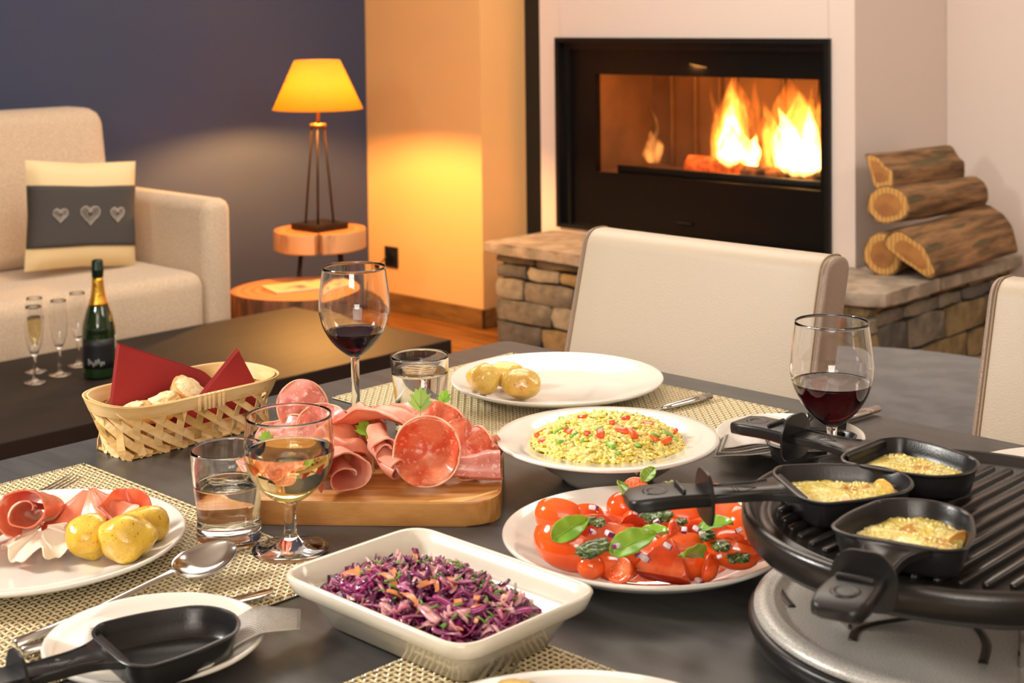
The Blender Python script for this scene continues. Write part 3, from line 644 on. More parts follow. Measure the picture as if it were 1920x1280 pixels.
# ------------------------------------------------------------ cutlery
M_ss = mat('polished_steel', (205, 203, 200), 0.14, metal=1.0)
def along(p0, p1):
    a = Vector(p0); b = Vector(p1); d = b-a; return a, d.length, atan2(d.y, d.x), -math.asin(d.z/d.length)
def bar_sec(w, h, n=10): return [(w*cos(2*pi*k/n), h*sin(2*pi*k/n)) for k in range(n)]
def cutlery_loft(stations):
    R = []
    for x, w, h, z in stations: R.append([Vector((x, a, z+c)) for a, c in bar_sec(w, h, 12)])
    return rings(R)
def spoon(p_end, p_tip, label):
    a, L, yaw, _ = along(p_end, p_tip); s = tag(empty('spoon', a, rot=(radians(16), radians(-1.2), yaw)), label, 'spoon'); hb = L-.062
    st_ = [(0, .0012, .0010, .003), (.001, .0052, .0028, .003), (.03, .0050, .0030, .0035), (.07, .0038, .0025, .0055), (hb-.020, .0028, .0020, .0125), (hb-.004, .0034, .0016, .0150), (hb+.004, .0060, .0008, .0135)]
    build('handle', cutlery_loft(st_), M_ss, s)
    def bowl(u, v):
        x = -1+2*u; w = .0200*sqrt(max(0, 1-abs(x)**2.2))*(1-.10*x); y = -1+2*v
        d = (1-x*x)*(1-y*y)
        return (hb+.031+x*.031, y*w, .0135-.0095*d**.8+.007*u*u)
    build('spoon_bowl', sheet(bowl, 26, 16, .0009), M_ss, s); return s
def knife(p_end, p_tip, label, blade=True, hl=.085):
    a, L, yaw, _ = along(p_end, p_tip); s = tag(empty('table_knife', a, rz=yaw), label, 'knife')
    build('handle', cutlery_loft([(0, .0015, .0015, .0050), (.0012, .0056, .0042, .0050), (.035, .0062, .0046, .0050), (hl-.012, .0050, .0038, .0048), (hl, .0030, .0024, .0045)]), M_ss, s)
    V = [(hl-.002, -.0035, .004), (hl+.012, -.0075, .004), (L-.018, -.0085, .004), (L-.004, -.004, .004), (L, .004, .004), (L-.02, .0055, .004), (hl, .0040, .004)]
    P = [(x, y) for x, y, z in V]; build('blade', prism(P, .0035, .0050, .0004, 1), M_ss, s); return s
def fork(p_end, p_tip, label, z=0):
    a, L, yaw, _ = along(p_end, p_tip); s = tag(empty('fork', a, rz=yaw), label, 'fork'); hb = L-.072
    build('handle', cutlery_loft([(0, .0012, .001, .003), (.001, .0056, .0026, .003), (.04, .0050, .0026, .0035), (hb-.02, .0028, .002, .009), (hb, .0034, .0015, .011), (hb+.012, .0105, .0010, .0085), (hb+.024, .0112, .0009, .0075)]), M_ss, s)
    for k in range(4):
        y = -.0092+k*.00613
        build('tine', rings([[Vector((hb+.021+x, y+w*cx, zz+hh*cz)) for cx, cz in ((-1, -1), (1, -1), (1, 1), (-1, 1))] for x, w, hh, zz in ((0, .0018, .0008, .0076), (.02, .0015, .0007, .0085), (.042, .0012, .0006, .0125), (.051, .0005, .0004, .0155))]), M_ss, s, False)
    return s
spoon((-1.070, .541, T+.0030), (-1.082, .752, T+.003), 'large serving spoon lying bowl up between the ham plate and the small side plate')
knife((-1.048, .535, T+.0030), (-1.004, .742, T+.003), 'table knife mostly hidden under the small side plate and its napkin')
fork((-1.345, .565, T+.0030), (-1.382, .770, T+.0030), 'fork with tines showing behind the ham plate')
knife((-1.108, 1.494, T+.0030), (-1.128, 1.300, T+.003), 'table knife right of the back potato plate, only its handle showing')
knife((-.926, 1.588, T+.0008), (-.945, 1.40, T+.0008), 'table knife behind the right wine glass, handle over the table edge')
fork((-.690, .60, T+.0030), (-.752, .765, T+.0030), 'fork beside the bottom plate, tips of the tines showing below the dish')
# ------------------------------------------------------------ raclette grill
M_nonst = mat('nonstick_grill_plate', (34, 31, 29), 0.26, spec=.6, bump=.04, bscale=500, rvar=.05); M_plast = mat('black_plastic', (26, 25, 25), 0.34, spec=.5, bump=.03, bscale=600)
M_alu = mat('speckled_cast_aluminium', (206, 204, 198), 0.34, metal=.2, col2=(158, 156, 150), nscale=1100, detail=2, bump=.08, bscale=900, rvar=.05); M_groove = mat('grease_groove', (46, 40, 34), .4)
gc = Vector((-.530, 1.030, T+.0003))
gr = tag(empty('raclette_grill', gc), 'round raclette grill with black ribbed plate over a speckled silver base', 'raclette grill')
build('housing', lathe([(0, .003), (.128, .003), (.138, 0), (.146, .002), (.1560, .010), (.1600, .020), (.1600, .0265), (.1575, .0285), (0, .0285)], 96), M_plast, gr)
build('heating_base', lathe([(0, .0285), (.1535, .0285), (.1560, .0300), (.1555, .0335), (.1510, .0368), (.1450, .0372), (.1420, .0362), (.1405, .0366), (.1385, .0352), (.1355, .0328), (.1300, .0318), (0, .0318)], 120), M_alu, gr)
for pth_, w_ in (([(-.150, .020), (-.149, -.010), (-.140, -.036), (-.122, -.060), (-.100, -.078)], .0030), ([(-.034, -.100), (-.041, -.082), (-.037, -.063), (-.024, -.036), (-.018, -.012)], .0034), ([(.007, -.006), (.022, -.018), (.040, -.040), (.053, -.072)], .0034), ([(.08, .02), (.10, -.01), (.12, -.03)], .003)):
    P_ = [Vector(p) for p in smoothprof([(x+1, y+1) for x, y in pth_], 6)]
    o = build('grease_channel', tube([(p.x-1, p.y-1, .0322) for p in P_], w_, 8), M_groove, gr); o.scale = (1, 1, .35); o.location = (0, 0, .0322*.65)
M_hot = mat('dark_heating_coil', (40, 30, 26), .5)
for k in range(4):
    a = radians(-34+k*90); R_ = []
    for x, w in ((0, .009), (.051, .007)): R_.append([Vector((cos(a)*.095+dx*-sin(a)+dy*cos(a), sin(a)*.095+dx*cos(a)+dy*sin(a), .0315+x)) for dx, dy in ((-w, -.0015), (w, -.0015), (w, .0015), (-w, .0015))])
    build('support_post', rings(R_), M_ss, gr, False)
build('heating_element', xf(lathe([(.100+.004*cos(t*pi/6), .068+.004*sin(t*pi/6)) for t in range(12)], 64, True), TR()), M_hot, gr)
gp = build('grill_plate', lathe([(0, .082), (.150, .082), (.1565, .084), (.1620, .090), (.1648, .099), (.1648, .1060), (.1632, .1095), (.1600, .1108), (.1570, .1085), (.1545, .1035), (.1500, .1018), (.1470, .1022), (.1452, .1045), (.1435, .1050), (.1415, .1040), (0, .1036)], 128), M_nonst, gr)
k = 0
for i in range(-9, 10):
    x = i*.0142+.004; 
    if abs(x) > .132: continue
    y = sqrt(.136**2-x*x); sec = rpoly([(x-.0028, -y), (x+.0028, -y), (x+.0028, y), (x-.0028, y)], .0027, 4)
    build('rib', prism(sec, .1030, .1065, .0012, 2), M_nonst, gp, True)
GZ = T+.1068

# ------------------------------------------------------------ raclette pans
M_pan = mat('nonstick_pan', (30, 30, 31), 0.28, spec=.55, bump=.05, bscale=700, rvar=.04)
def pan_outline(k, n=10):
    """body seen from above: broad shoulders at the handle (x=0), tapering to a rounded tip; k = inset"""
    pts = [(0+k, -.030+k*.4), (.012+k*.3, -.0445+k), (.050, -.0430+k), (.102-k, -.0300+k*.8), (.118-k, 0), (.102-k, .0300-k*.8), (.050, .0430-k), (.012+k*.3, .0445-k), (0+k, .030-k*.4)]
    out = rpoly(pts, [.010, .022, .03, .022, .030, .022, .03, .022, .010], 6)
    return [(x*.86, y*1.04) for x, y in out]
def raclette_pan(loc, yaw, label, tilt=0.0):
    p = tag(empty('raclette_pan', loc, rot=(0, -tilt, yaw)), label, 'raclette pan', 'raclette pans')
    H = .0225; R = []
    for k_, z in ((.0090, 0), (.0070, .0008), (.0045, .004), (.0020, .013), (.0012, H-.003), (-.0012, H-.0022), (-.0018, H-.0008), (-.0010, H), (.0008, H), (.0022, H-.0018), (.0034, .013), (.0070, .0045), (.0105, .0022)):
        R.append([Vector((x, y, z)) for x, y in pan_outline(k_)])
    autosmooth(build('body', rings(R), M_pan, p), 50)
    # handle: flared neck, flat bar with raised edges, guard, grip
    zt = H-.001
    neck = rpoly([(.006, -.0300), (-.010, -.0185), (-.024, -.0150), (-.064, -.0140), (-.064, .0140), (-.024, .0150), (-.010, .0185), (.006, .0300)], [.0005, .012, .01, .001, .001, .01, .012, .0005], 5)
    build('neck', prism(neck, zt-.0055, zt, .0010, 2), M_plast, p)
    for s in (-1, 1): build('raised_edge', tube([(-.010, s*.0165, zt), (-.026, s*.0125, zt), (-.061, s*.0120, zt)], .0009, 6), M_plast, p)
    M_mk = M_nonst
    for a, b_ in (((-.036, -.0060), (-.024, 0)), ((-.036, .0060), (-.024, 0)), ((-.039, -.0060), (-.039, .0060)), ((-.042, -.005), (-.042, .005))): build('embossed_mark', tube([(a[0], a[1], zt), (b_[0], b_[1], zt)], .0005, 5), M_ss if 0 else M_plast, p)
    gd = rpoly([(-.0205, -.022), (.0205, -.022), (.0225, .004), (.013, .0170), (-.013, .0170), (-.0225, .004)], [.012, .012, .010, .009, .009, .010], 6)
    o = build('guard', prism(gd, -.0011, .0011, .0006, 2), M_plast, p, True, loc=(-.0645, 0, zt-.001), rot=(pi/2, 0, pi/2)); autosmooth(o, 40)
    gs = [(-.0650, .0150, .0050, 0), (-.074, .0155, .0052, .0005), (-.090, .0170, .0054, .001), (-.108, .0180, .0054, .0005), (-.1205, .0165, .0050, -.0005), (-.1250, .0110, .0034, -.0010)]
    R = []
    for x, w, h, z in gs: R.append([Vector((x, a, zt-.003+z+c)) for a, c in rpoly([(-w, -h), (w, -h), (w, h), (-w, h)], .0035, 4)])
    o = build('grip', rings(R), M_plast, p); autosmooth(o, 50)
    build('thumb_rest', xf(lathe([(.0050, .0002), (.0085, .0010), (.0100, .0003), (.0098, -.002), (.0048, -.002)], 28, True), TR((-.103, 0, zt+.0026))), M_plast, p)
    build('catch', xf(rbox(-.0016, .0016, -.0125, .0125, 0, .0042, .0014, 3), TR((-.084, 0, zt+.0022))), M_plast, p)
    return p
PA = raclette_pan((-.640, 1.071, GZ), radians(0), 'raclette pan farthest back on the grill, melted cheese, handle over the side plate')
PB = raclette_pan((-.630, .945, GZ), radians(54), 'raclette pan in the middle with cheese curling at its rim, handle over the tomato salad')
PC = raclette_pan((-.508, .889, GZ), radians(104), 'raclette pan nearest the camera on the grill, handle hanging over the front edge')
PD = raclette_pan((-.936, .544, T+.0185), radians(81), 'empty raclette pan lying on the small side plate at bottom left')
PE = raclette_pan((-.876, 1.371, T+.0150), radians(291), 'empty raclette pan on the side plate behind the grill, half hidden by a pan handle', tilt=.02)
M_cheese = mat('melted_cheese', (240, 212, 92), 0.16, col2=(252, 236, 150), nscale=70, detail=6, bump=1.0, bscale=260, sss=.25, sssr=(1, .7, .3), spots=(214, 150, 40), sscale=34, sthr=.66, coat=.5, croot=.08)
M_bub = mat('cheese_bubble', (250, 232, 150), 0.06, coat=1.0, sss=.2, spec=.8); M_crust = mat('browned_cheese_edge', (234, 182, 92), .3, coat=.5, sss=.2); M_oil = mat('golden_fat', (206, 160, 30), .05, coat=1.0, spec=.8)
def cheese(pan, label, sd, full=.9, curl=None):
    root = tag(empty('melted_cheese', pan.location, rot=pan.rotation_euler), label, 'cheese')
    out = pan_outline(.0060); c = Vector((.048, 0)); n = len(out); R = []; rg = random.Random(sd)
    for s, z in ((.94, .0035), (.99, .0070), (.96, .0100), (.86, .0120), (.70, .0132), (.50, .0138), (.30, .0142), (.12, .0144)):
        ring = []
        for x, y in out:
            p = c+(Vector((x, y))-c)*s*(min(full, 1.0)+.05*noise.noise(Vector((x*55, y*55, sd)))); ring.append(Vector((p.x, p.y, z+.0022*noise.noise(Vector((p.x*120, p.y*120, sd+s))))))
        R.append(ring)
    autosmooth(build('cheese', rings(R), M_cheese, root), 80)
    o2 = [[Vector((x, y, .0030)) for x, y in pan_outline(.0078)], [Vector((x, y, .0052)) for x, y in pan_outline(.0066)]]
    build('golden_fat', rings(o2), M_oil, root, False)
    b = MB(); V1, F1 = ICO[1]
    for k in range(420):
        a = rg.random()*2*pi; r = rg.random()**.45; i = int(rg.random()*n); p = c+(Vector(out[i])-c)*r*.98
        if noise.noise(Vector((p.x*40, p.y*40, sd*3))) < -.12: continue
        s_ = rg.uniform(.0006, .0017)*(1.2 if r > .7 else .9); zz = .0095+.0050*(1-r**3)
        b.add([(p.x+v.x*s_, p.y+v.y*s_, zz+v.z*s_*.8) for v in V1], F1)
    tag(b.build('bubbles', M_bub, root), kind='stuff')
    for cu in (curl or []):
        x, y, L, h, yaw = cu
        def f(u, v): 
            a = -1+2*u; return (x+cos(yaw)*a*L-sin(yaw)*.004*sin(v*2.2), y+sin(yaw)*a*L+cos(yaw)*.004*sin(v*2.2), .008+h*v*(1-.75*abs(a)**1.3)+.001*sin(9*u))
        build('browned_edge', sheet(f, 14, 6, .0014), M_crust, root)
    return root
cheese(PA, 'bubbling melted cheese in the farthest pan on the grill', 1, 1.02)
cheese(PB, 'melted cheese with a curled browned corner in the middle pan', 2, 1.0, [(.080, .008, .010, .011, radians(-60))])
cheese(PC, 'melted cheese bubbling up over the right rim of the nearest pan', 3, 1.0, [(.055, -.0330, .018, .010, radians(-14))])

# ------------------------------------------------------------ serving board
M_oakb = mat('acacia_board', (206, 150, 84), 0.42, col2=(176, 116, 58), nscale=10, stretch=(1.2, 9, 3), detail=7, bump=.05, bscale=120); M_oakb2 = mat('acacia_pale_strip', (222, 178, 106), .42)
bd = tag(empty('serving_board', (-1.157, .968, T+.0003), rz=radians(40.5)), 'wooden serving board covered with ham and salami slices', 'board')
out = rpoly([(-.130, -.093), (.128, -.093), (.146, -.070), (.140, .064), (.112, .092), (-.130, .092)], [.012, .022, .014, .006, .004, .012], 5)
autosmooth(build('board', prism(out, 0, .0235, .0022, 3), M_oakb, bd), 30)
build('pale_strip', prism([(.078, -.0925), (.110, -.0925), (.142, -.060), (.1425, -.052), (.12, -.075), (.079, -.0885)], .0236, .02368), M_oakb2, bd, False)
BZ = T+.024

# ------------------------------------------------------------ food materials
M_ham = mat('cooked_ham', (242, 168, 142), 0.40, col2=(232, 138, 116), nscale=22, detail=5, sss=.35, coat=.2, croot=.2, bump=.12, bscale=120)
M_raw = mat('cured_ham', (222, 104, 70), 0.36, col2=(240, 162, 130), nscale=20, detail=6, mix=(.40, .68), sss=.35, coat=.25, croot=.2, bump=.15, bscale=110, spots=(246, 212, 190), sscale=40, sthr=.62, stretch=(1, .4, 1))
M_sal = mat('salami', (206, 84, 52), 0.36, col2=(228, 128, 92), nscale=46, detail=6, mix=(.40, .60), sss=.3, coat=.35, croot=.2, bump=.2, bscale=160, spots=(228, 142, 112), sscale=230, sthr=.60)
M_salp = mat('pink_salami', (228, 144, 130), 0.36, col2=(214, 116, 104), nscale=60, detail=6, mix=(.45, .62), sss=.3, coat=.35, croot=.2, spots=(238, 178, 162), sscale=260, sthr=.60)
M_rind = mat('salami_rind', (244, 180, 150), .4, sss=.3)
M_fat = mat('ham_fat_edge', (246, 222, 200), 0.3, sss=.4, coat=.4)
M_pot = mat('boiled_potato_skin', (230, 196, 78), 0.26, col2=(214, 172, 54), nscale=30, detail=6, mix=(.38, .62), sss=.2, coat=.6, croot=.12, bump=.35, bscale=160, spots=(150, 104, 36), sscale=520, sthr=.685)
M_pot2 = mat('roasted_potato_skin', (234, 202, 104), 0.24, col2=(214, 156, 60), nscale=24, detail=6, mix=(.44, .70), sss=.2, coat=.7, croot=.1, bump=.35, bscale=160, spots=(140, 92, 40), sscale=480, sthr=.685)
def pol(R, depth, wav, nw, sd, lift=0, sq=1.0, wr=0):
    def f(u, v):
        a = 2*pi*v; r = R*u; k = u**2
        return (r*cos(a)*(1+.05*noise.noise(Vector((cos(a), sin(a), sd)))), r*sin(a)*sq, depth*k+wav*k*u*sin(nw*a+sd)+.4*wav*k*sin((nw*2+1)*a+sd*2)+lift*k*cos(a))
    return sheet(f, 12, 40, .0014)
def rind(o, R, depth, wav, nw, sd, lift=0, sq=1.0):
    P = []
    for i in range(49):
        a = 2*pi*i/48; P.append((R*cos(a)*(1+.05*noise.noise(Vector((cos(a), sin(a), sd)))), R*sin(a)*sq, depth+wav*sin(nw*a+sd)+.4*wav*sin((nw*2+1)*a+sd*2)+lift*cos(a)))
    build('rind', tube(P, .0011, 6, False), M_rind, o)
def rolled(L, r0, r1, turns, flare=.25, sd=0):
    def f(u, v):
        a = 2*pi*turns*u; r = (r0+(r1-r0)*u)*(1+flare*(v-.5)*2*.5)*(1+.07*noise.noise(Vector((cos(a), sin(a)*1.0, sd+u*2)))); return ((v-.5)*L*(1+.06*noise.noise(Vector((a, sd, 3)))), r*cos(a)*1.06, r*sin(a)*.92)
    return sheet(f, 44, 8, .0014)
def ruffle(R, nf, amp, ang, sd, cone=.5):
    def f(u, v):
        a = (v-.5)*ang; r = R*(.12+.88*u); w = amp*u**1.3*sin(2*pi*nf*v+sd)+.3*amp*u*sin(2*pi*nf*2.3*v+sd*2)
        return (r*cos(a)*(1-.1*cos(4*pi*nf*v)), r*sin(a)*.8+.35*w, cone*R*(1-u)*.6+w*.9+amp)
    return sheet(f, 10, 60, .0014)
def arch(L, Wd, h, sd, twist=.3):
    def f(u, v):
        a = pi*(u*.96+.02); return (-cos(a)*L/2, (v-.5)*Wd*(1-.25*abs(u-.5))+twist*Wd*(u-.5), sin(a)*h*(1+.12*sin(3*pi*v+sd))+.003*noise.noise(Vector((u*6, v*6, sd))))
    return sheet(f, 26, 14, .0014)
def meat(VF, m_, loc, rot, label, cat='ham slice', name='ham_slice', rim=None):
    sd_ = loc[0]*97+loc[1]*31; V_ = [Vector(v)+Vector((noise.noise(Vector(v)*38+Vector((sd_, 0, 0))), noise.noise(Vector(v)*38+Vector((0, sd_, 5))), noise.noise(Vector(v)*38+Vector((9, 0, sd_)))))*.0042+Vector((0, 0, noise.noise(Vector(v)*110+Vector((sd_, 2, 0)))*.0012)) for v in VF[0]]
    o = build(name, (V_, VF[1]), m_, None, True, loc=loc, rot=rot); autosmooth(o, 75); s0_ = (BZ if abs(loc[0]+1.157)+abs(loc[1]-.968) < .19 and loc[2] > BZ-.001 and loc[1] > .80 else MZ+.0075); settle(o, lambda x, y: s0_+(0 if s0_ == BZ else .012*smoothstep((sqrt((x+1.2315)**2+(y-.643)**2)/.135-.66)/.30))); return tag(o, label, cat)
D = radians
def bl(x, y, z=0):   # board-local to world
    a = D(40.5); x += .010; return (-1.157+x*cos(a)-y*sin(a), .968+x*sin(a)+y*cos(a), BZ+z)
# board: x runs left->right in view along the front edge, y runs away
rind(meat(pol(.0335, .020, .0045, 3, 1), M_sal, bl(.063, -.040, .0325), (D(72), D(0), D(40)), 'large round salami slice cupped upright at the front centre of the board', 'salami slice', 'salami_slice'), .0335, .020, .0045, 3, 1)
rind(meat(pol(.034, -.010, .004, 3, 4), M_sal, bl(.062, .012, .040), (D(48), D(8), D(36)), 'salami slice standing behind the large cupped one', 'salami slice', 'salami_slice'), .034, -.010, .004, 3, 4)
rind(meat(pol(.030, -.008, .006, 5, 2), M_sal, bl(.096, -.022, .022), (D(50), D(30), D(30)), 'wavy salami slice right of the large cupped one', 'salami slice', 'salami_slice'), .030, -.008, .006, 5, 2)
meat(rolled(.050, .007, .016, 1.55, .3, 3), M_salp, bl(.108, -.036, .0165), (0, 0, D(48)), 'rolled pink slice lying at the right front of the board', 'salami slice', 'salami_slice')
meat(ruffle(.045, 5, .0075, 3.6, 1.0, .8), M_ham, bl(.088, .018, .004), (0, D(-8), D(80)), 'ruffled ham slice at the right end of the board', 'ham slice')
meat(ruffle(.040, 4, .007, 4.2, 2.0, 1.0), M_raw, bl(.085, .046, .006), (0, 0, D(150)), 'ruffled ham slice at the back right of the board')
meat(rolled(.060, .006, .023, 1.6, .5, 7), M_ham, bl(-.020, -.058, .0225), (0, D(0), D(-32)), 'big open roll of ham at the front left of the board')
meat(rolled(.052, .005, .011, 1.4, .5, 9), M_ham, bl(.018, -.040, .026), (0, D(18), D(-8)), 'narrow roll of ham just left of the large cupped salami')
meat(rolled(.050, .005, .012, 1.4, .4, 12), M_ham, bl(.012, -.026, .038), (D(20), D(10), D(-28)), 'narrow roll of ham resting on the one in front of it')
meat(arch(.115, .060, .050, 1), M_ham, bl(.005, .010, .006), (D(-12), D(0), D(22)), 'broad ham slice arched across the middle of the board')
meat(arch(.075, .050, .036, 5, .5), M_raw, bl(-.035, -.018, .004), (D(8), D(0), D(60)), 'dark cured ham slice folded behind the big front roll')
meat(arch(.110, .034, .046, 3), M_raw, bl(.020, .062, .004), (D(10), 0, D(4)), 'long cured ham slice with white fat along the back of the board')
meat(arch(.075, .040, .042, 9), M_ham, bl(-.030, .060, .004), (D(-10), 0, D(-20)), 'pink ham fold at the back of the board behind the white wine glass')
rind(meat(pol(.028, .006, .004, 3, 6), M_salp, bl(-.058, .040, .030), (D(60), D(14), D(30)), 'pink salami slice standing behind the white wine glass rim', 'salami slice', 'salami_slice'), .028, .006, .004, 3, 6)
rind(meat(pol(.027, -.006, .004, 2, 8), M_salp, bl(-.085, .062, .050), (D(80), D(-10), D(60)), 'salami slice standing highest at the back left of the board', 'salami slice', 'salami_slice'), .027, -.006, .004, 2, 8)
rind(meat(pol(.040, .004, .004, 3, 10, sq=.8), M_salp, bl(-.095, .030, .022), (D(28), D(6), D(20)), 'salami slice lying tilted at the left end of the board', 'salami slice', 'salami_slice'), .040, .004, .004, 3, 10, sq=.8)
rind(meat(pol(.034, .004, .004, 3, 14, sq=.85), M_salp, bl(-.105, -.010, .010), (D(8), D(-6), D(0)), 'salami slice seen through the white wine glass on the left of the board', 'salami slice', 'salami_slice'), .034, .004, .004, 3, 14, sq=.85)
meat(ruffle(.040, 4, .006, 3.8, 4.0, .7), M_raw, bl(-.070, .000, .004), (0, 0, D(200)), 'ruffled cured ham seen through the white wine')
M_par = mat('parsley_leaf', (130, 186, 52), .4, col2=(104, 164, 42), nscale=40, sss=.2); M_bas = mat('basil_leaf', (124, 172, 40), .3, col2=(92, 146, 32), nscale=30, sss=.15, coat=.4, bump=.3, bscale=70); M_vein = mat('basil_vein', (132, 176, 70), .4)
def parsley(loc, rot, s, label):
    out = []; 
    for k, (a, r) in enumerate([(-100, .25), (-60, .62), (-48, .50), (-35, .80), (-25, .66), (-14, .92), (-6, .80), (0, 1.0), (6, .80), (14, .92), (25, .66), (35, .80), (48, .50), (60, .62), (100, .25), (170, .12), (190, .12)]): out.append((r*s*cos(D(a)), r*s*sin(D(a))*1.05))
    root = tag(empty('parsley_leaf', loc, rot=rot), label, 'parsley')
    build('blade', prism(out, -.0003, .0003), M_par, root, False)
    for a in (-35, 0, 35): build('vein', tube([(0, 0, .0004), (cos(D(a))*s*.75, sin(D(a))*s*.75, .0004)], .0003, 4), M_vein, root)
    build('stalk', tube([(0, 0, 0), (-s*.45, 0, -.001)], .0006, 5), M_par, root)
parsley(bl(.048, .012, .062), (0, D(-72), D(134)), .023, 'upright parsley leaf on top of the ham pile')
parsley(bl(.068, .046, .060), (0, D(-55), D(120)), .014, 'small parsley leaf tip behind the ham pile')
parsley(bl(-.006, -.004, .040), (0, D(-30), D(150)), .020, 'parsley leaf tucked in the middle of the ham')
parsley(bl(-.112, .000, .026), (0, D(-40), D(150)), .020, 'parsley leaf seen through the rim of the white wine glass')
# plate of ham, left
def hp(x, y, z): return (x, y, MZ+z)
meat(rolled(.062, .005, .021, 1.7, .45, 21), M_raw, hp(-1.2390, .652, .042), (D(0), D(-16), D(-50)), 'large orange-edged roll of cured ham on the left plate')
meat(rolled(.080, .008, .019, 1.3, .2, 23), M_raw, hp(-1.275, .618, .030), (0, D(-6), D(-72)), 'cured ham roll at the left edge of the picture')
meat(ruffle(.042, 4, .007, 4.5, 1.2, .5), M_fat, hp(-1.222, .648, .012), (0, 0, D(-40)), 'pale fatty ham frill under the large roll on the left plate')
meat(ruffle(.050, 5, .008, 4.6, 2.2, .9), M_raw, hp(-1.236, .704, .013), (0, D(-6), D(10)), 'ruffled cured ham behind the potatoes on the left plate')
meat(ruffle(.040, 4, .007, 4.0, 3.2, .6), M_raw, hp(-1.262, .585, .012), (0, 0, D(-60)), 'crumpled cured ham at the far left edge of the plate')
meat(pol(.026, .008, .004, 3, 31), M_raw, hp(-1.205, .722, .026), (D(60), D(10), D(50)), 'upright curl of cured ham at the back of the left plate')

# ------------------------------------------------------------ potatoes
def potato(loc, r3, rot, sd, m_, label, amp=.16):
    VF_ = blob(*r3, amp*1.3, 1.25, sd, 4); o = build('potato', ([tuple(Vector(v)*(1+.016*noise.noise(Vector(v)*150+Vector((sd, 0, 0)))+.012*noise.noise(Vector(v)*420))) for v in VF_[0]], VF_[1]), m_, loc=loc, rot=rot); o.location.z -= .02; settle(o, lambda x, y: MZ+.0068+.012*smoothstep((min(sqrt((x-cx)**2+(y-cy)**2) for cx, cy in ((-1.2315, .643), (-1.275, 1.391), (-.602, .672)))/.135-.66)/.30)); return tag(o, label, 'potato')
potato(hp(-1.180, .669, .026), (.0215, .0185, .0195), (D(10), D(25), D(30)), 3, M_pot, 'upright yellow potato next to the ham roll on the left plate')
potato(hp(-1.140, .683, .0260), (.0265, .0195, .0200), (0, D(6), D(36)), 5, M_pot, 'largest glossy potato in front on the left plate')
potato(hp(-1.166, .716, .0245), (.024, .0165, .0165), (0, 0, D(60)), 7, M_pot, 'potato half hidden behind the two others on the left plate')
potato(hp(-1.308, 1.294, .0265), (.0220, .0185, .0185), (0, D(-12), D(-30)), 11, M_pot2, 'browned potato at the left of the back plate')
potato(hp(-1.268, 1.318, .0260), (.0260, .0185, .0180), (0, D(4), D(28)), 13, M_pot2, 'speckled potato at the right of the group on the back plate')
potato(hp(-1.318, 1.344, .0285), (.0300, .0160, .0160), (0, D(6), D(42)), 17, M_pot2, 'long potato behind the two others on the back plate')
potato(hp(-1.328, 1.302, .0220), (.0160, .0150, .0150), (0, 0, 0), 19, M_pot2, 'yellow potato end peeping out at the far left of the back plate')
potato((-.665, .688, MZ+.024), (.028, .022, .020), (0, 0, D(30)), 23, M_pot2, 'roasted potato on the bottom plate at the picture edge')

# ------------------------------------------------------------ red cabbage salad
M_cab = [mat('dark_cabbage', (66, 16, 50), .22, col2=(96, 26, 72), nscale=60, coat=.5, croot=.1), mat('purple_cabbage', (158, 38, 112), .28, col2=(116, 26, 86), nscale=60, coat=.45, croot=.12, sss=.1),
         mat('pale_cabbage_rib', (228, 172, 172), .3, col2=(196, 118, 136), nscale=50, coat=.4, sss=.2), mat('lilac_cabbage', (190, 112, 148), .3, col2=(140, 64, 106), nscale=60, coat=.4, sss=.15)]
M_car = mat('grated_carrot', (230, 136, 76), .35, col2=(220, 152, 118), nscale=60, coat=.3, sss=.2); M_chv = mat('chopped_chive', (104, 152, 48), .35, col2=(74, 122, 34), nscale=90, coat=.3)
rg = random.Random(11)
def cab_h(x, y):   # height of the salad over the table top
    u = (x+.010)/.092; v = (y+.004)/.060
    e = max(0, 1-(abs(u)**2.6+abs(v)**2.6)); return .012+.030*e**.45+.006*noise.noise(Vector((x*45, y*45, 2)))
cz = T+.003
salad = tag(empty('cabbage_salad', (*dc, cz)), 'shredded red cabbage salad with carrot heaped in the cream dish', 'salad')
b = MB(); N_ = 26; V = []; F = []
for i in range(N_+1):
    for j in range(N_+1):
        u = -1+2*i/N_; v = -1+2*j/N_; x = u*.071-.002; y = v*.040-.001
        if i in (0, N_) or j in (0, N_): z = .0085
        else: z = max(.007, cab_h(x, y)-.008)
        V.append((x, y, z))
for i in range(N_):
    for j in range(N_): a = i*(N_+1)+j; F.append((a, a+N_+1, a+N_+2, a+1))
build('salad_bed', (V, F), M_cab[0], salad)
def ribbon(b, x, y, z, L, w, yaw, curl, lift, mi, th=.0009, twist=0.0, n=9):
    R = []
    for i in range(n):
        t = i/(n-1)-.5; a = yaw+curl*t; px = x+L*t*cos(yaw+curl*t*.5); py = y+L*t*sin(yaw+curl*t*.5); pz = z+lift*(4*t*t)+L*.22*sin(5*t+x*900)*.35
        ww = w*(1-1.6*t*t)+.0004; tw = twist*t+lift*20; ax = Vector((-sin(a)*cos(tw), cos(a)*cos(tw), sin(tw))); nz = Vector((sin(a)*sin(tw), -cos(a)*sin(tw), cos(tw)))
        c = Vector((px, py, pz)); R.append([c-ax*ww-nz*th, c+ax*ww-nz*th, c+ax*ww+nz*th, c-ax*ww+nz*th])
    b.add(*rings(R), mi)
b = MB()
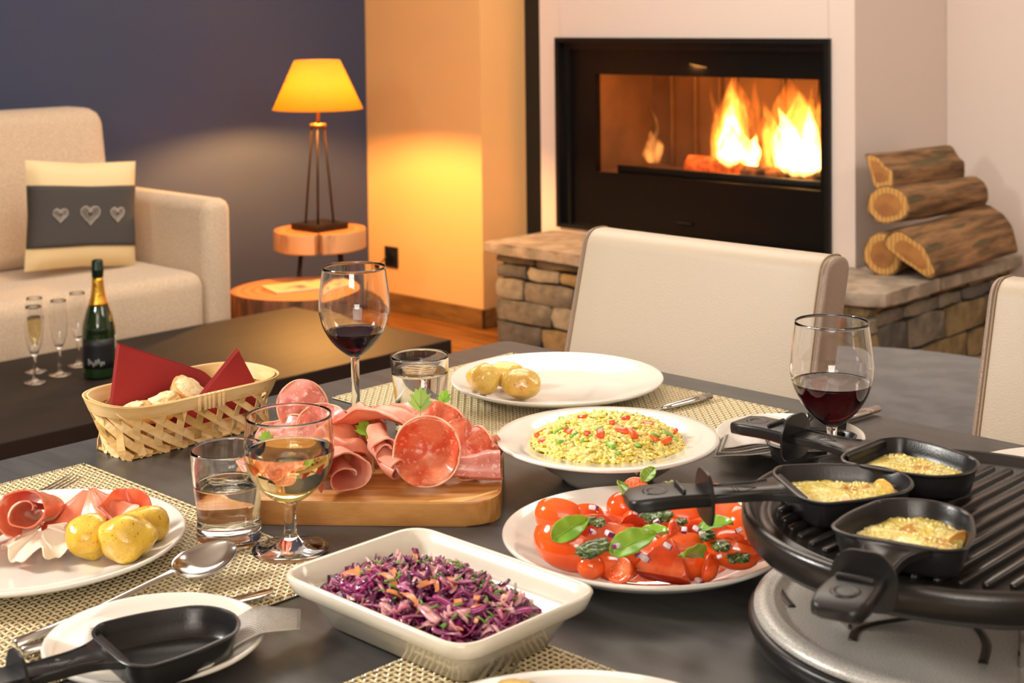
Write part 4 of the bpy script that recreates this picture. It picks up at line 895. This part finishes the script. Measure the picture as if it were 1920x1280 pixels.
for k in range(900):
    x = rg.uniform(-.094, .080); y = rg.uniform(-.062, .056); h = cab_h(x, y)
    if h < .0135: continue
    lim = (h-.004)*.80; mg = .009
    x = max(-.0745-lim+mg, min(.0745+lim-mg, x)); y = max(-.0425-lim+mg, min(.0425+lim-mg, y))
    mi = rg.choices((0, 1, 2, 3), (34, 24, 20, 22))[0]; L = rg.uniform(.012, .028); wd = rg.uniform(.0012, .0030) if rg.random() < .8 else rg.uniform(.0035, .0058)
    ribbon(b, x, y, h-.003+rg.uniform(-.004, .0035), L, wd, rg.uniform(0, 2*pi), rg.uniform(-2.6, 2.6), rg.uniform(-.006, .007), mi, rg.uniform(.0004, .0009), rg.uniform(-3, 3))
def inside(V, m_=.0012):
    out = []
    for x, y, z in V:
        z = max(.0075, z); k = min(.030, z-.006)*.8; hx = .0805+k-m_; hy = .0485+k-m_
        out.append((max(-hx, min(hx, x)), max(-hy, min(hy, y)), z))
    return out
b.V = inside(b.V)
tag(b.build('cabbage_shreds', M_cab, salad, True), kind='stuff'); autosmooth(salad.children[-1], 50)
b = MB()
for L, w, x, y, yaw, mi in ((.060, .0036, .004, .010, .95, 1), (.042, .0034, .046, -.020, .5, 1), (.030, .0030, .070, .012, .7, 1), (.034, .0034, -.030, -.020, .5, 1), (.036, .0040, .030, -.040, -.3, 2)):
    ribbon(b, x, y, cab_h(x, y)+.002, L, w, yaw, .5, .002, mi, .0011, .3, 14)
b.V = inside(b.V)
tag(b.build('cabbage_shreds', M_cab, salad, True), kind='stuff')
car = build('carrot_shred', sheet(lambda u, v: ((u-.5)*.017, (v-.5)*.0052*(1-.5*abs(u-.5)), .0022*sin(3*u)), 8, 3, .0011), M_car); autosmooth(car, 60)
tag(car, 'orange carrot shred lying among the red cabbage', 'carrot', 'carrot shreds in the cabbage salad')
chv = tag(build('chive_piece', tube([(-.0045, 0, 0), (0, 0, .0005), (.0045, 0, 0)], .00095, 7), M_chv), 'short green chive piece sprinkled on the red cabbage', 'chive', 'chive pieces on the cabbage salad')
def scatter(proto, pts):
    for i, (loc, rot, s) in enumerate(pts):
        o = proto if i == 0 else proto.copy()
        if i: C.objects.link(o)
        o.location = loc; o.rotation_euler = rot; o.scale = (s, s, s)
P = []
for k in range(24):
    x = rg.uniform(-.070, .066); y = rg.uniform(-.042, .040); P.append(((dc[0]+x, dc[1]+y, cz+cab_h(x, y)+.0015), (rg.uniform(-.5, .5), rg.uniform(-.4, .4), rg.uniform(0, 6.3)), rg.uniform(.6, 1.15)))
scatter(car, P); P = []
for k in range(70):
    x = rg.uniform(-.074, .070); y = rg.uniform(-.044, .042); P.append(((dc[0]+x, dc[1]+y, cz+cab_h(x, y)+.0032), (0, rg.uniform(-.7, .7), rg.uniform(0, 6.3)), rg.uniform(.6, 1.2)))
scatter(chv, P)

# ------------------------------------------------------------ orzo salad
M_orz = mat('orzo_pasta', (250, 230, 132), .30, col2=(246, 218, 104), nscale=60, sss=.25, sssr=(1, .8, .3), coat=.3, croot=.15); M_orz2 = mat('pale_orzo_pasta', (250, 234, 150), .30, sss=.25, sssr=(1, .8, .3), coat=.3)
M_rp = mat('red_pepper', (232, 66, 30), .2, col2=(242, 112, 44), nscale=26, coat=.6, croot=.08, sss=.15); M_gp = mat('green_pepper', (150, 196, 76), .25, col2=(104, 166, 50), nscale=40, coat=.5, sss=.15); M_herb = mat('chopped_herb', (84, 138, 44), .5)
pz = T+.0003; RB = .0830
def orz_h(r, x=0, y=0): return .0340+.0300*max(0, 1-(r/RB)**2)**.8+.0030*noise.noise(Vector((x*60, y*60, 5)))
sal = tag(empty('orzo_salad', (*pasta_c, pz)), 'yellow orzo pasta salad with herbs heaped in the wide-rimmed bowl', 'salad')
build('salad_bed', lathe([(0, .0300)]+[(.0665, .0305)]+[(RB*k/10, orz_h(RB*k/10)-.0035) for k in range(9, -1, -1)], 40), M_orz, sal)
b = MB(); V1, F1 = ICO[2]
for k in range(2100):
    r = RB*.985*sqrt(rg.random()); a = rg.uniform(0, 2*pi); x, y = r*cos(a), r*sin(a); z = orz_h(r, x, y)-.0012+rg.uniform(-.0018, .0018)
    M_ = TR((x, y, z), rg.uniform(0, 6.3), 0, rg.gauss(0, .35)); s = rg.uniform(.85, 1.15); b.add([(v.x*.0056*s, v.y*.0022*s*(1+.15*v.x), v.z*.0018*s) for v in V1], F1, 0 if rg.random() < .7 else 1, M_)
tag(b.build('orzo_grains', [M_orz, M_orz2], sal), kind='stuff')
b = MB()
for k in range(420):
    r = RB*sqrt(rg.random()); a = rg.uniform(0, 2*pi); x, y = r*cos(a), r*sin(a); s = rg.uniform(.0006, .0016)
    b.add([(v.x*s, v.y*s*.8, v.z*.0004) for v in ICO[1][0]], ICO[1][1], 0, TR((x, y, orz_h(r, x, y)+.0010), rg.uniform(0, 6), rg.uniform(-.6, .6), rg.uniform(-.6, .6)))
tag(b.build('herb_flakes', M_herb, sal, False), kind='stuff')
PEP = [(-0.0962, 0.0313), (-0.1121, 0.076), (0.0146, 0.0114), (-0.0658, 0.1172), (-0.0485, 0.1266), (-0.0014, 0.0904), (-0.0633, -0.0536), (-0.0393, -0.0644), (-0.0129, -0.0465), (-0.0243, -0.0109), (0.01, -0.0433), (0.0226, -0.0369), (0.0172, -0.012), (0.0341, -0.0168), (0.0446, -0.0123), (0.0573, 0.0041), (0.0644, 0.0153), (0.0524, 0.0577), (0.0357, 0.0248)]
GRE = [(-0.1015, 0.0152), (-0.1, 0.0659), (0.0147, -0.0442), (0.0123, -0.0288), (-0.0301, -0.0439), (-0.0071, -0.0635), (0.0391, -0.0409), (-0.0216, 0.1007), (0.0578, -0.0198), (0.0563, 0.0106), (0.0696, 0.0399), (0.0532, 0.0342), (-0.002, -0.0501), (-0.0971, 0.1137), (0.0592, -0.0506), (0.0115, -0.0517)]
rp = tag(build('red_pepper_piece', rbox(-.0062, .0062, -.0036, .0036, -.0024, .0024, .0012, 2), M_rp), 'diced red pepper piece on the orzo salad', 'pepper piece', 'red pepper dice in the orzo salad')
gpp = tag(build('green_pepper_piece', rbox(-.0056, .0056, -.0026, .0026, -.0018, .0018, .0010, 2), M_gp), 'diced green piece on the orzo salad', 'pepper piece', 'green pepper dice in the orzo salad')
def onm(L_, zo):
    P = []
    for x, y in L_:
        r = sqrt(x*x+y*y)
        if r > .070: x *= .070/r; y *= .070/r; r = .070
        P.append(((pasta_c[0]+x, pasta_c[1]+y, pz+orz_h(r, x, y)+zo), (rg.uniform(-.5, .5), rg.uniform(-.5, .5), rg.uniform(0, 6.3)), rg.uniform(.75, 1.3)))
    return P
scatter(rp, onm(PEP, .0012)); scatter(gpp, onm(GRE, .0014))

# ------------------------------------------------------------ tomato salad
M_tsk = mat('tomato_skin', (230, 70, 20), .14, col2=(240, 100, 34), nscale=20, coat=.7, croot=.06, sss=.25, sssr=(1, .25, .08)); M_tfl = mat('tomato_flesh', (246, 126, 76), .22, col2=(236, 92, 50), nscale=60, detail=5, coat=.6, croot=.1, sss=.3, sssr=(1, .3, .12), bump=.25, bscale=160)
M_seed = mat('tomato_seed_jelly', (232, 150, 50), .12, col2=(240, 186, 100), nscale=200, coat=.8); M_ons = mat('red_onion_skin', (128, 40, 104), .3, coat=.4); M_onw = mat('onion_flesh', (238, 214, 222), .25, coat=.4, sss=.3)
M_pes = mat('green_pesto', (44, 72, 22), .22, col2=(84, 112, 34), nscale=220, detail=3, coat=.9, croot=.05, bump=1.0, bscale=300)
def wedge(a, r, op=.72):
    V = []; F = []; nu, nv = 14, 10; g = []
    for i in range(nu+1):
        t = -1+2*i/nu; w = sqrt(max(0, 1-abs(t)**2.2)); row = []
        for j in range(nv+1):
            th = -op*pi/2+op*pi*j/nv; row.append(len(V)); V.append((a*t, r*w*sin(th), -r*w*cos(th)*1.0))
        g.append(row)
    for i in range(nu):
        for j in range(nv): F.append((g[i][j], g[i][j+1], g[i+1][j+1], g[i+1][j]))
    ns = len(F); sp = []
    for i in range(nu+1): t = -1+2*i/nu; sp.append(len(V)); V.append((a*t*.96, 0, -r*.05+.0*t))
    for i in range(nu):
        F.append((g[i][0], g[i+1][0], sp[i+1], sp[i])); F.append((g[i+1][nv], g[i][nv], sp[i], sp[i+1]))
    b = MB(); b.V = V; b.F = F; b.I = [0]*ns+[1]*(len(F)-ns); return b
def fix(o):
    bm = bmesh.new(); bm.from_mesh(o.data); bmesh.ops.remove_doubles(bm, verts=bm.verts, dist=1e-5); bmesh.ops.recalc_face_normals(bm, faces=bm.faces); bm.to_mesh(o.data); bm.free(); autosmooth(o, 55)
TOM = [
  ('w', (-0.8955, 0.9816, 0.784), 0.026, 0.019, 25, -100),
  ('w', (-0.8812, 0.9946, 0.782), 0.02, 0.0168, 60, -95),
  ('w', (-0.8386, 0.9296, 0.778), 0.034, 0.0246, 15, -70),
  ('c', (-0.8625, 0.939, 0.786), 0.0105, 0.0095, 60, 0),
  ('h', (-0.8919, 1.0822, 0.786), 0.013, 0.0115, 30, 55),
  ('c', (-0.8634, 1.0298, 0.788), 0.0155, 0.0135, 30, 0),
  ('w', (-0.8548, 1.0127, 0.783), 0.028, 0.0134, 30, 30),
  ('w', (-0.8319, 0.9796, 0.784), 0.03, 0.0146, 20, 40),
  ('h', (-0.7761, 0.9861, 0.797), 0.012, 0.0115, -60, 78),
  ('c', (-0.811, 0.9248, 0.768), 0.0125, 0.011, 30, 0),
  ('h', (-0.7881, 0.9323, 0.77), 0.0175, 0.0115, -15, 50),
  ('w', (-0.7591, 0.9527, 0.778), 0.027, 0.0269, 35, 50),
  ('w', (-0.8058, 0.95, 0.776), 0.026, 0.0202, 40, -80),
  ('h', (-0.7356, 0.9851, 0.774), 0.0125, 0.012, -70, 80),
  ('c', (-0.7359, 1.0204, 0.787), 0.0185, 0.012, 20, 0),
  ('w', (-0.7278, 1.0127, 0.771), 0.028, 0.019, 20, -60),
  ('w', (-0.7641, 0.994, 0.778), 0.03, 0.0224, 40, -100),
  ('w', (-0.8041, 1.041, 0.788), 0.024, 0.0168, 30, -95),
  ('w', (-0.8112, 1.0772, 0.784), 0.026, 0.0179, -10, -60),
  ('w', (-0.7899, 1.0808, 0.786), 0.022, 0.0168, 20, 60),
  ('w', (-0.8106, 1.1177, 0.784), 0.02, 0.0179, -20, -90),
  ('w', (-0.7582, 1.0738, 0.784), 0.022, 0.0179, 0, -100),
  ('w', (-0.7287, 1.0358, 0.78), 0.022, 0.0168, 40, -90),
  ('w', (-0.8268, 1.0155, 0.783), 0.022, 0.0157, 50, 140),
  ('w', (-0.8513, 0.9734, 0.781), 0.024, 0.0168, 80, 120),
  ('w', (-0.7881, 0.9733, 0.78), 0.022, 0.0179, 70, 100),
  ('w', (-0.7686, 1.0343, 0.78), 0.024, 0.0179, 10, 130),
  ('w', (-0.8676, 1.0682, 0.78), 0.024, 0.0168, 0, 60),]
LBL = ['orange wedge pointing left at the upper left of the tomato heap', 'skin side wedge right behind the leftmost wedge', 'big tomato boat at the lower left of the heap', 'tiny cherry tomato left of the basil leaf',
 'cherry tomato half at the very back of the heap, seeds up', 'whole cherry tomato under a basil leaf at the back', 'flat wedge in front of the back cherry tomato', 'fleshy slice in the upper middle of the heap', 'shiny cherry tomato half facing the camera in the middle',
 'small cherry tomato dome alone at the front left', 'elongated cherry tomato half showing seeds at the front', 'large triangular fleshy wedge standing at the front centre', 'wedge behind the front seeded half', 'round cherry tomato half showing its seeds at the front right',
 'whole oval cherry tomato on the right of the heap', 'large flat tomato half at the right front edge', 'red skinned wedge in the centre right', 'wedge just beyond the round half in the middle', 'wedge beneath the pan guard', 'seedy wedge right of the pan guard', 'wedge at the back right below the pan handle',
 'pale wedge next to the grill rim', 'orange wedge against the grill rim, lower', 'wedge buried in the middle of the heap', 'wedge between basil and pesto on the left', 'wedge behind the triangular front one', 'wedge hidden below the dark pesto on the right', 'wedge below the grip of the pan']
def tsurf(x, y):
    q = sqrt((x+.828)**2+(y-1.022)**2); return T+.0078+.0185*smoothstep((q-.086)/.040)
for (ty, p, a, r, rz, tilt), lb in zip(TOM, LBL):
    rz = D(rz)
    q_ = Vector((p[0]+.828, p[1]-1.022)); lim_ = .118-a*.75 if 'triangular' not in lb else .121
    if q_.length > lim_: q_ = q_.normalized()*lim_; p = (q_.x-.828, q_.y+1.022, p[2])
    if 'triangular' in lb:
        o = build('tomato_wedge', prism(rpoly([(-.0235, 0), (.0245, 0), (.0150, .020), (.0010, .035), (-.0120, .019)], [.004, .004, .012, .003, .012], 4), -.010, .010, .0045, 3), [M_tfl, M_tsk], loc=(-.760, .955, .759), rot=(D(50), 0, D(18))); V_ = o.data.vertices
        for v in V_: v.co.z *= 1-.35*max(0, v.co.y)/.035; v.co += Vector((noise.noise(v.co*90), noise.noise(v.co*90+Vector((4, 0, 0))), 0))*.0018
        fix(o); settle(o, tsurf); tag(o, lb, 'tomato')
    elif ty == 'w':
        o = wedge(a, r).build('tomato_wedge', [M_tsk, M_tfl], loc=p, rot=(D(tilt), D(6), rz)); fix(o); settle(o, tsurf); tag(o, lb, 'tomato')
    elif ty == 'c':
        o = tag(build('cherry_tomato', blob(a, r, r, .03, 1, a*1000, 3), M_tsk, loc=p, rot=(0, 0, rz)), lb, 'tomato'); settle(o, tsurf)
    else:
        root = tag(empty('cherry_tomato_half', p, rot=(D(tilt), 0, rz)), lb, 'tomato'); n = 28
        build('skin', lathe([(0, -r*.85)]+[(r*sin(D(q)), -r*.85*cos(D(q))) for q in (15, 30, 45, 60, 75, 90)]+[(r*.9, .0003)], n), M_tsk, root).scale = (a/r, 1, 1)
        o = build('flesh', lathe([(0, .0002), (r*.3, .0009), (r*.5, .0002), (r*.72, .0004), (r*.80, .0012), (r*.95, .0008), (r*.97, -.0004)], n), M_tfl, root); o.scale = (a/r, 1, 1)
        b = MB()
        for q in range(16):
            an = q*2.4; rr_ = r*(.42+.12*(q % 3)); b.add([(cos(an)*rr_*a/r+v.x*.0011, sin(an)*rr_+v.y*.0008, .0007+v.z*.0006) for v in ICO[1][0]], ICO[1][1])
        tag(b.build('seeds', M_seed, root), kind='stuff'); settle(root, tsurf)
BAS = [ ((-0.8267, 0.9166, 0.8), 0.019, 75, 35), ((-0.7617, 0.9209, 0.803), 0.021, 60, 30), ((-0.7635, 0.9452, 0.804), 0.017, 10, 15), ((-0.7154, 0.9389, 0.8), 0.019, -80, 40), ((-0.7374, 0.9983, 0.803), 0.017, 15, 20), ((-0.8449, 1.0116, 0.804), 0.018, 150, 30), ((-0.8808, 1.0888, 0.795), 0.012, 100, 20),
]
BL = ['basil leaf standing on the left side of the tomato salad', 'large basil leaf lying in the middle of the tomato salad', 'smaller basil leaf overlapping the large one in the middle', 'basil leaf hanging down at the centre right of the tomato salad', 'pointed basil leaf near the guard of the middle pan', 'basil leaf left of the pan grip at the back', 'basil leaf sticking out behind the pan grip']
for (p_, s, rz, tl), lb in [((q[0:3]), q[3], q[4], q[5]) and ((q[0:3], q[3], q[4], q[5]), l) for q, l in zip([(*t[0], *t[1:]) for t in BAS], BL)]:
    root = tag(empty('basil_leaf', (p_[0], p_[1], p_[2]+.006), rot=(D(tl), D(-18), D(rz))), lb, 'basil leaf')
    def lf(u, v, s=s):
        x = -1+2*u; w = .56*(max(0, 1-x*x))**.62*(1-.22*x); y = -1+2*v; return (x*s, y*w*s, s*(.20*(1-abs(y))**1.0*-1+.16*(1-x*x)+.03*sin(10*x)*abs(y)))
    o = build('blade', sheet(lf, 18, 12, .0006), M_bas, root)
    build('midrib', tube([(lf(i/10, .5)[0], 0, lf(i/10, .5)[2]+.0006) for i in range(11)], .0005, 5), M_vein, root)
PES = [ ((-0.792, 0.9073, 0.797), 0.015, 60), ((-0.8366, 0.9484, 0.799), 0.009, 20), ((-0.8259, 0.9528, 0.799), 0.009, -30), ((-0.7967, 0.9968, 0.801), 0.015, 10), ((-0.7402, 0.9923, 0.798), 0.011, -50), ((-0.7222, 0.9863, 0.795), 0.012, -40), ((-0.8614, 1.0951, 0.79), 0.01, 0), ((-0.7133, 0.9986, 0.784), 0.01, 10), ((-0.8545, 1.0292, 0.8), 0.008, 20), ((-0.7731, 0.9986, 0.8), 0.009, -60),
]
for i, (p_, s, rz) in enumerate([(t[0], t[1], t[2]) for t in PES]):
    nm = ['left of the large basil leaf', 'in the upper left of the heap', 'beside the upper left dab', 'under the grip of the middle pan, largest and darkest', 'on the right above the round half', 'running down the right of the heap', 'at the back by the plate rim', 'on the flat tomato half at the right', 'on the basil leaf at the back', 'under the shaft of the middle pan'][i]
    tag(build('pesto_dab', blob(s, s*.62, s*.34, .50, 2.2, i+2, 4), M_pes, loc=(p_[0], p_[1], p_[2]+.003), rot=(D(10), D(-8), D(rz))), 'dab of dark green pesto '+nm, 'pesto')
ONI = [ ((-0.8543, 0.9786, 0.799),), ((-0.8135, 0.9302, 0.8),), ((-0.7996, 0.936, 0.8),), ((-0.7717, 0.9118, 0.803),), ((-0.7587, 0.9239, 0.795),), ((-0.7522, 0.9235, 0.795),), ((-0.7412, 0.9395, 0.803),), ((-0.7553, 0.9806, 0.802),), ((-0.75, 0.9906, 0.802),), ((-0.743, 0.9908, 0.8),), ((-0.7102, 0.9685, 0.794),), ((-0.7376, 0.9774, 0.764),), ((-0.823, 0.9998, 0.797),), ((-0.7693, 0.9102, 0.797),), ((-0.7883, 0.9848, 0.8),), ((-0.7246, 1.0161, 0.8),)
]
on = empty('onion_piece', (0, 0, 0)); tag(on, 'small diced red onion piece on the tomato salad', 'onion piece', 'red onion dice on the tomato salad')
autosmooth(build('onion_flesh', rbox(-.0034, .0028, -.0030, .0030, -.0020, .0020, .0011, 2), M_onw, on), 40); build('onion_skin', rbox(.0028, .0036, -.0029, .0029, -.0019, .0019, .0004, 2), M_ons, on)
for i, t in enumerate(ONI):
    o = on if i == 0 else copy_tree(on); o.location = (t[0][0], t[0][1], t[0][2]+.003); o.rotation_euler = (rg.uniform(-.6, .6), rg.uniform(-.6, .6), rg.uniform(0, 6.3)); s = rg.uniform(.75, 1.2); o.scale = (s, s, s)
tag(build('tomato_juice', lathe([(0, .0009), (.060, .0012), (.074, .0011), (.078, 0), (0, 0)], 48), mat('tomato_juice', (236, 130, 84), .05, trans=.5, ior=1.33, coat=.5), loc=(-.826, 1.020, T+.0070)), 'pinkish tomato juice pooled on the tomato salad plate', 'juice', kind='stuff')

# ------------------------------------------------------------ bread basket
M_chip = mat('wood_chip_strip', (240, 210, 154), .5, col2=(226, 188, 124), nscale=14, stretch=(1, 1, 5), detail=5); M_chip2 = mat('darker_wood_chip_strip', (214, 178, 108), .5, col2=(190, 150, 84), nscale=14, stretch=(1, 1, 5))
bkl = Vector((-1.474, .962, T+.0006)); bk = tag(empty('bread_basket', bkl), 'oval woven wood-chip basket holding bread and red napkins', 'basket')
HB = .058
def perim(hx, hy, r, n):
    P = rpoly([(-hx, -hy), (hx, -hy), (hx, hy), (-hx, hy)], r, 14); L = [0]
    for i in range(len(P)): L.append(L[-1]+(Vector(P[(i+1) % len(P)])-Vector(P[i])).length)
    def at(t):
        s = (t % 1)*L[-1]
        for i in range(len(P)):
            if L[i+1] >= s: k = (s-L[i])/max(1e-9, L[i+1]-L[i]); return Vector(P[i]).lerp(Vector(P[(i+1) % len(P)]), k)
        return Vector(P[0])
    return at
top_at = perim(.061, .112, .058, 0); bot_at = perim(.037, .096, .006, 0)
TOPC = [top_at(i/240) for i in range(240)]; BOTC = [bot_at(i/240) for i in range(240)]
def basket(t, h, off=0):
    i = (t % 1)*240; i0 = int(i); f = i-i0; i1 = (i0+1) % 240; i0 %= 240
    a = TOPC[i0].lerp(TOPC[i1], f); c = BOTC[i0].lerp(BOTC[i1], f); k = h**.8; p = c.lerp(a, k); n = p.normalized()
    return Vector((p.x+n.x*off, p.y+n.y*off, HB*h+.001))
def band(z0, z1, off, name, m_):
    b = MB(); n = 96
    R = [[Vector((*(basket(i/n, z, off).xy), basket(i/n, z, off).z)) for i in range(n)] for z in (z0, z1)]
    R2 = [[Vector((*(basket(i/n, z, off+.0016).xy), basket(i/n, z, off).z)) for i in range(n)] for z in (z1, z0)]
    autosmooth(build(name, rings(R+R2, False, True), m_, bk), 45)
band(.80, 1.06, .0016, 'rim_band', M_chip); band(.80, 1.06, -.0034, 'rim_band', M_chip)
NS = 22
for d_ in (1, -1):
    for k in range(NS):
        t0 = k/NS+(0.4/NS if d_ < 0 else 0); R = []; n = 14; w = .0044
        for i in range(n):
            h = i/(n-1)*.97; t = t0+d_*h*.078; ph = (h*.078*2*NS*1.0+.25)*pi; off = .0009*cos(ph+(k % 2)*pi)*(1 if d_ > 0 else -1)
            p = basket(t, h, off); q = basket(t+.003*d_, min(1, h+.035), off); tn = (q-p).normalized(); nr = Vector((p.x, p.y*.35, .012)).normalized(); sd = tn.cross(nr).normalized(); nn = sd.cross(tn).normalized()
            R.append([p-sd*w-nn*.0004, p+sd*w-nn*.0004, p+sd*w+nn*.0004, p-sd*w+nn*.0004])
        o = build('strip', rings(R), M_chip if (k*7+d_) % 5 else M_chip2, bk, False)
build('basket_floor', prism([tuple(bot_at(i/40)) for i in range(40)], .0005, .0022), M_chip2, bk, False)
for s in (1, -1):
    for k in range(6):
        yy = -.006+(k-2.5)*.0052*1.15; tt = min(range(240), key=lambda i: abs(TOPC[i].y-yy)+(10 if TOPC[i].x*s < 0 else 0))/240
        p = basket(tt, .93, .0042); build('binding', rbox(p.x-.0012, p.x+.0012, p.y-.0021, p.y+.0021, HB*.78, HB*1.09, .0006, 1), M_chip, bk)
M_red = mat('red_paper_napkin', (150, 30, 30), .7, bump=.15, bscale=500, sheen=.1); M_red2 = M_red
def napkin(corners, label, layers=5, th=.0011, bend=.006):
    a, b_, c, d = [Vector(q) for q in corners]; nrm = (b_-a).cross(d-a).normalized(); o0 = (a+b_+c+d)/4
    root = tag(empty('red_napkin', o0), label, 'napkin')
    for k in range(layers):
        def f(u, v, k=k):
            p = a*(1-u)*(1-v)+b_*u*(1-v)+c*u*v+d*(1-u)*v; fan = k*th*(1.0+1.2*abs(u-.1)*v); return p-o0+nrm*(fan+bend*sin(pi*u)*sin(pi*v)*1.0)+Vector((0, 0, -.0007*k))
        autosmooth(build('folded_layer', sheet(f, 14, 10, th*.72), M_red, root), 50)
    return root
napkin([(-1.497, .872, .762), (-1.497, 1.060, .765), (-1.512, 1.012, .8135), (-1.512, .899, .8660)], 'red folded napkin standing at the left of the bread basket', bend=.004)
napkin([(-1.440, .925, .775), (-1.440, 1.045, .775), (-1.447, 1.036, .812), (-1.452, 1.022, .8480)], 'darker red folded napkin leaning over the right of the bread basket', bend=.003)
for o_ in (): pass
M_brd = mat('bread_crumb', (240, 222, 178), .85, col2=(226, 196, 140), nscale=60, bump=1.0, bscale=130, spots=(206, 168, 112), sscale=80, sthr=.58); M_crustb = mat('bread_crust', (206, 136, 66), .6, col2=(228, 186, 122), nscale=28, bump=.6, bscale=90)
def bread(loc, r3, rot, sd, label):
    root = tag(empty('bread_piece', loc, rot=rot), label, 'bread')
    V, F = blob(*r3, .25, 1.6, sd, 3); Vc = [Vector((v[0], v[1], min(v[2], r3[2]*.35)*1.0)) for v in V]; build('crust', (Vc, F), M_crustb, root)
    V2, F2 = blob(r3[0]*.93, r3[1]*.93, r3[2]*.42, .35, 3.0, sd+4, 3); build('crumb', ([(v[0], v[1], v[2]+r3[2]*.30) for v in V2], F2), M_brd, root)
bread((-1.466, .888, .790), (.026, .024, .020), (D(18), D(-14), 0), 1, 'white crumb bread piece nearest the left end of the basket')
bread((-1.462, .925, .795), (.024, .024, .019), (D(0), D(-22), 1), 2, 'bread piece in the middle between the two red napkins')
bread((-1.470, .965, .802), (.024, .022, .018), (D(40), D(10), 2), 3, 'browned crusty bread piece just left of the dark napkin')
bread((-1.478, .890, .775), (.026, .024, .016), (0, 0, 2), 4, 'bread piece deepest at the left end of the basket')

# ------------------------------------------------------------ paper napkins on the side plates
M_tis = mat('embossed_paper_napkin', (222, 216, 208), .8, bump=.6, bscale=900); M_dot = mat('napkin_emboss_dot', (128, 120, 112), .8)
def drape(name, poly4, hfun, nu, nv, m_, th, parent=None, off=Vector()):
    a, b_, c, d = [Vector(q) for q in poly4]
    def f(u, v):
        p = a.lerp(b_, u).lerp(d.lerp(c, u), v); return (p.x-off.x, p.y-off.y, hfun(p.x, p.y, u, v)-off.z)
    return f, build(name, sheet(f, nu, nv, th), m_, parent)
def plate_h(cx, cy, R_, z0):
    def h(x, y):
        r = sqrt((x-cx)**2+(y-cy)**2)/R_
        return z0+.0075+.0115*smoothstep((r-.60)/.38) if r < 1.02 else z0+.019-.010*min(1, (r-1.02)*2.2)
    return h
hL = plate_h(-.975+.045, .607, .0835, T+.003); hl0 = plate_h(-.975, .607, .0835, T+.003)
nl = tag(empty('paper_napkin', (-.965, .62, T+.02)), 'embossed white paper napkin under the empty pan on the left side plate', 'napkin'); off = Vector((-.965, .62, T+.02))
def dots(parent, f, nu, nv, m_=M_dot):
    b = MB()
    for i in range(1, nu):
        for j in range(1, nv):
            p = Vector(f(i/nu, (j+(i % 2)*.5)/nv if j < nv-1 else j/nv)); s = .0009
            o = len(b.V); b.V += [(p.x-s, p.y, p.z+.0006), (p.x, p.y-s, p.z+.0006), (p.x+s, p.y, p.z+.0006), (p.x, p.y+s, p.z+.0006), (p.x, p.y, p.z+.0008)]; b.F += [(o, o+1, o+4), (o+1, o+2, o+4), (o+2, o+3, o+4), (o+3, o, o+4)]; b.I += [0]*4
    tag(b.build('embossed_dots', m_, parent, False), kind='stuff')
f1, _ = drape('napkin_sheet', [(-1.035, .585, 0), (-.990, .548, 0), (-.918, .640, 0), (-.975, .655, 0)], lambda x, y, u, v: hl0(x, y)+.0012+.0006*sin(u*9+v*3), 16, 16, M_tis, .0009, nl, off); dots(nl, f1, 30, 44)
f2, _ = drape('napkin_sheet', [(-.972, .640, 0), (-.908, .600, 0), (-.906, .692, 0), (-.934, .716, 0)], lambda x, y, u, v: hl0(x, y)+.0030+.007*sin(pi*u)*(.4+.6*v)-.004*max(0, v-.6), 18, 18, M_tis, .0009, nl, off); dots(nl, f2, 34, 40)
f3, _ = drape('napkin_sheet', [(-.930, .560, 0), (-.895, .545, 0), (-.890, .600, 0), (-.915, .640, 0)], lambda x, y, u, v: hl0(x, y)+.0014, 8, 8, M_tis, .0008, nl, off)
nr = tag(empty('paper_napkin', (-.90, 1.32, T+.02)), 'folded dark-edged paper napkin hanging off the right side plate', 'napkin'); off = Vector((-.90, 1.32, T+.02)); hr = plate_h(-.919, 1.386, .0825, T+.003)
M_nape = mat('napkin_grey_layer', (136, 126, 112), .8)
for k in range(5):
    drape('napkin_layer', [(-.952+.003*k, 1.300, 0), (-.936+.002*k, 1.266+.002*k, 0), (-.842, 1.340, 0), (-.885, 1.380, 0)], lambda x, y, u, v, k=k: hr(x, y)+.0010+.0026*k*(1-.75*v)+.0030*sin(v*10+k*.9+u)*(1-.5*u)+.001, 14, 26, M_tis if k % 2 == 0 else M_nape, .0008, nr, off)
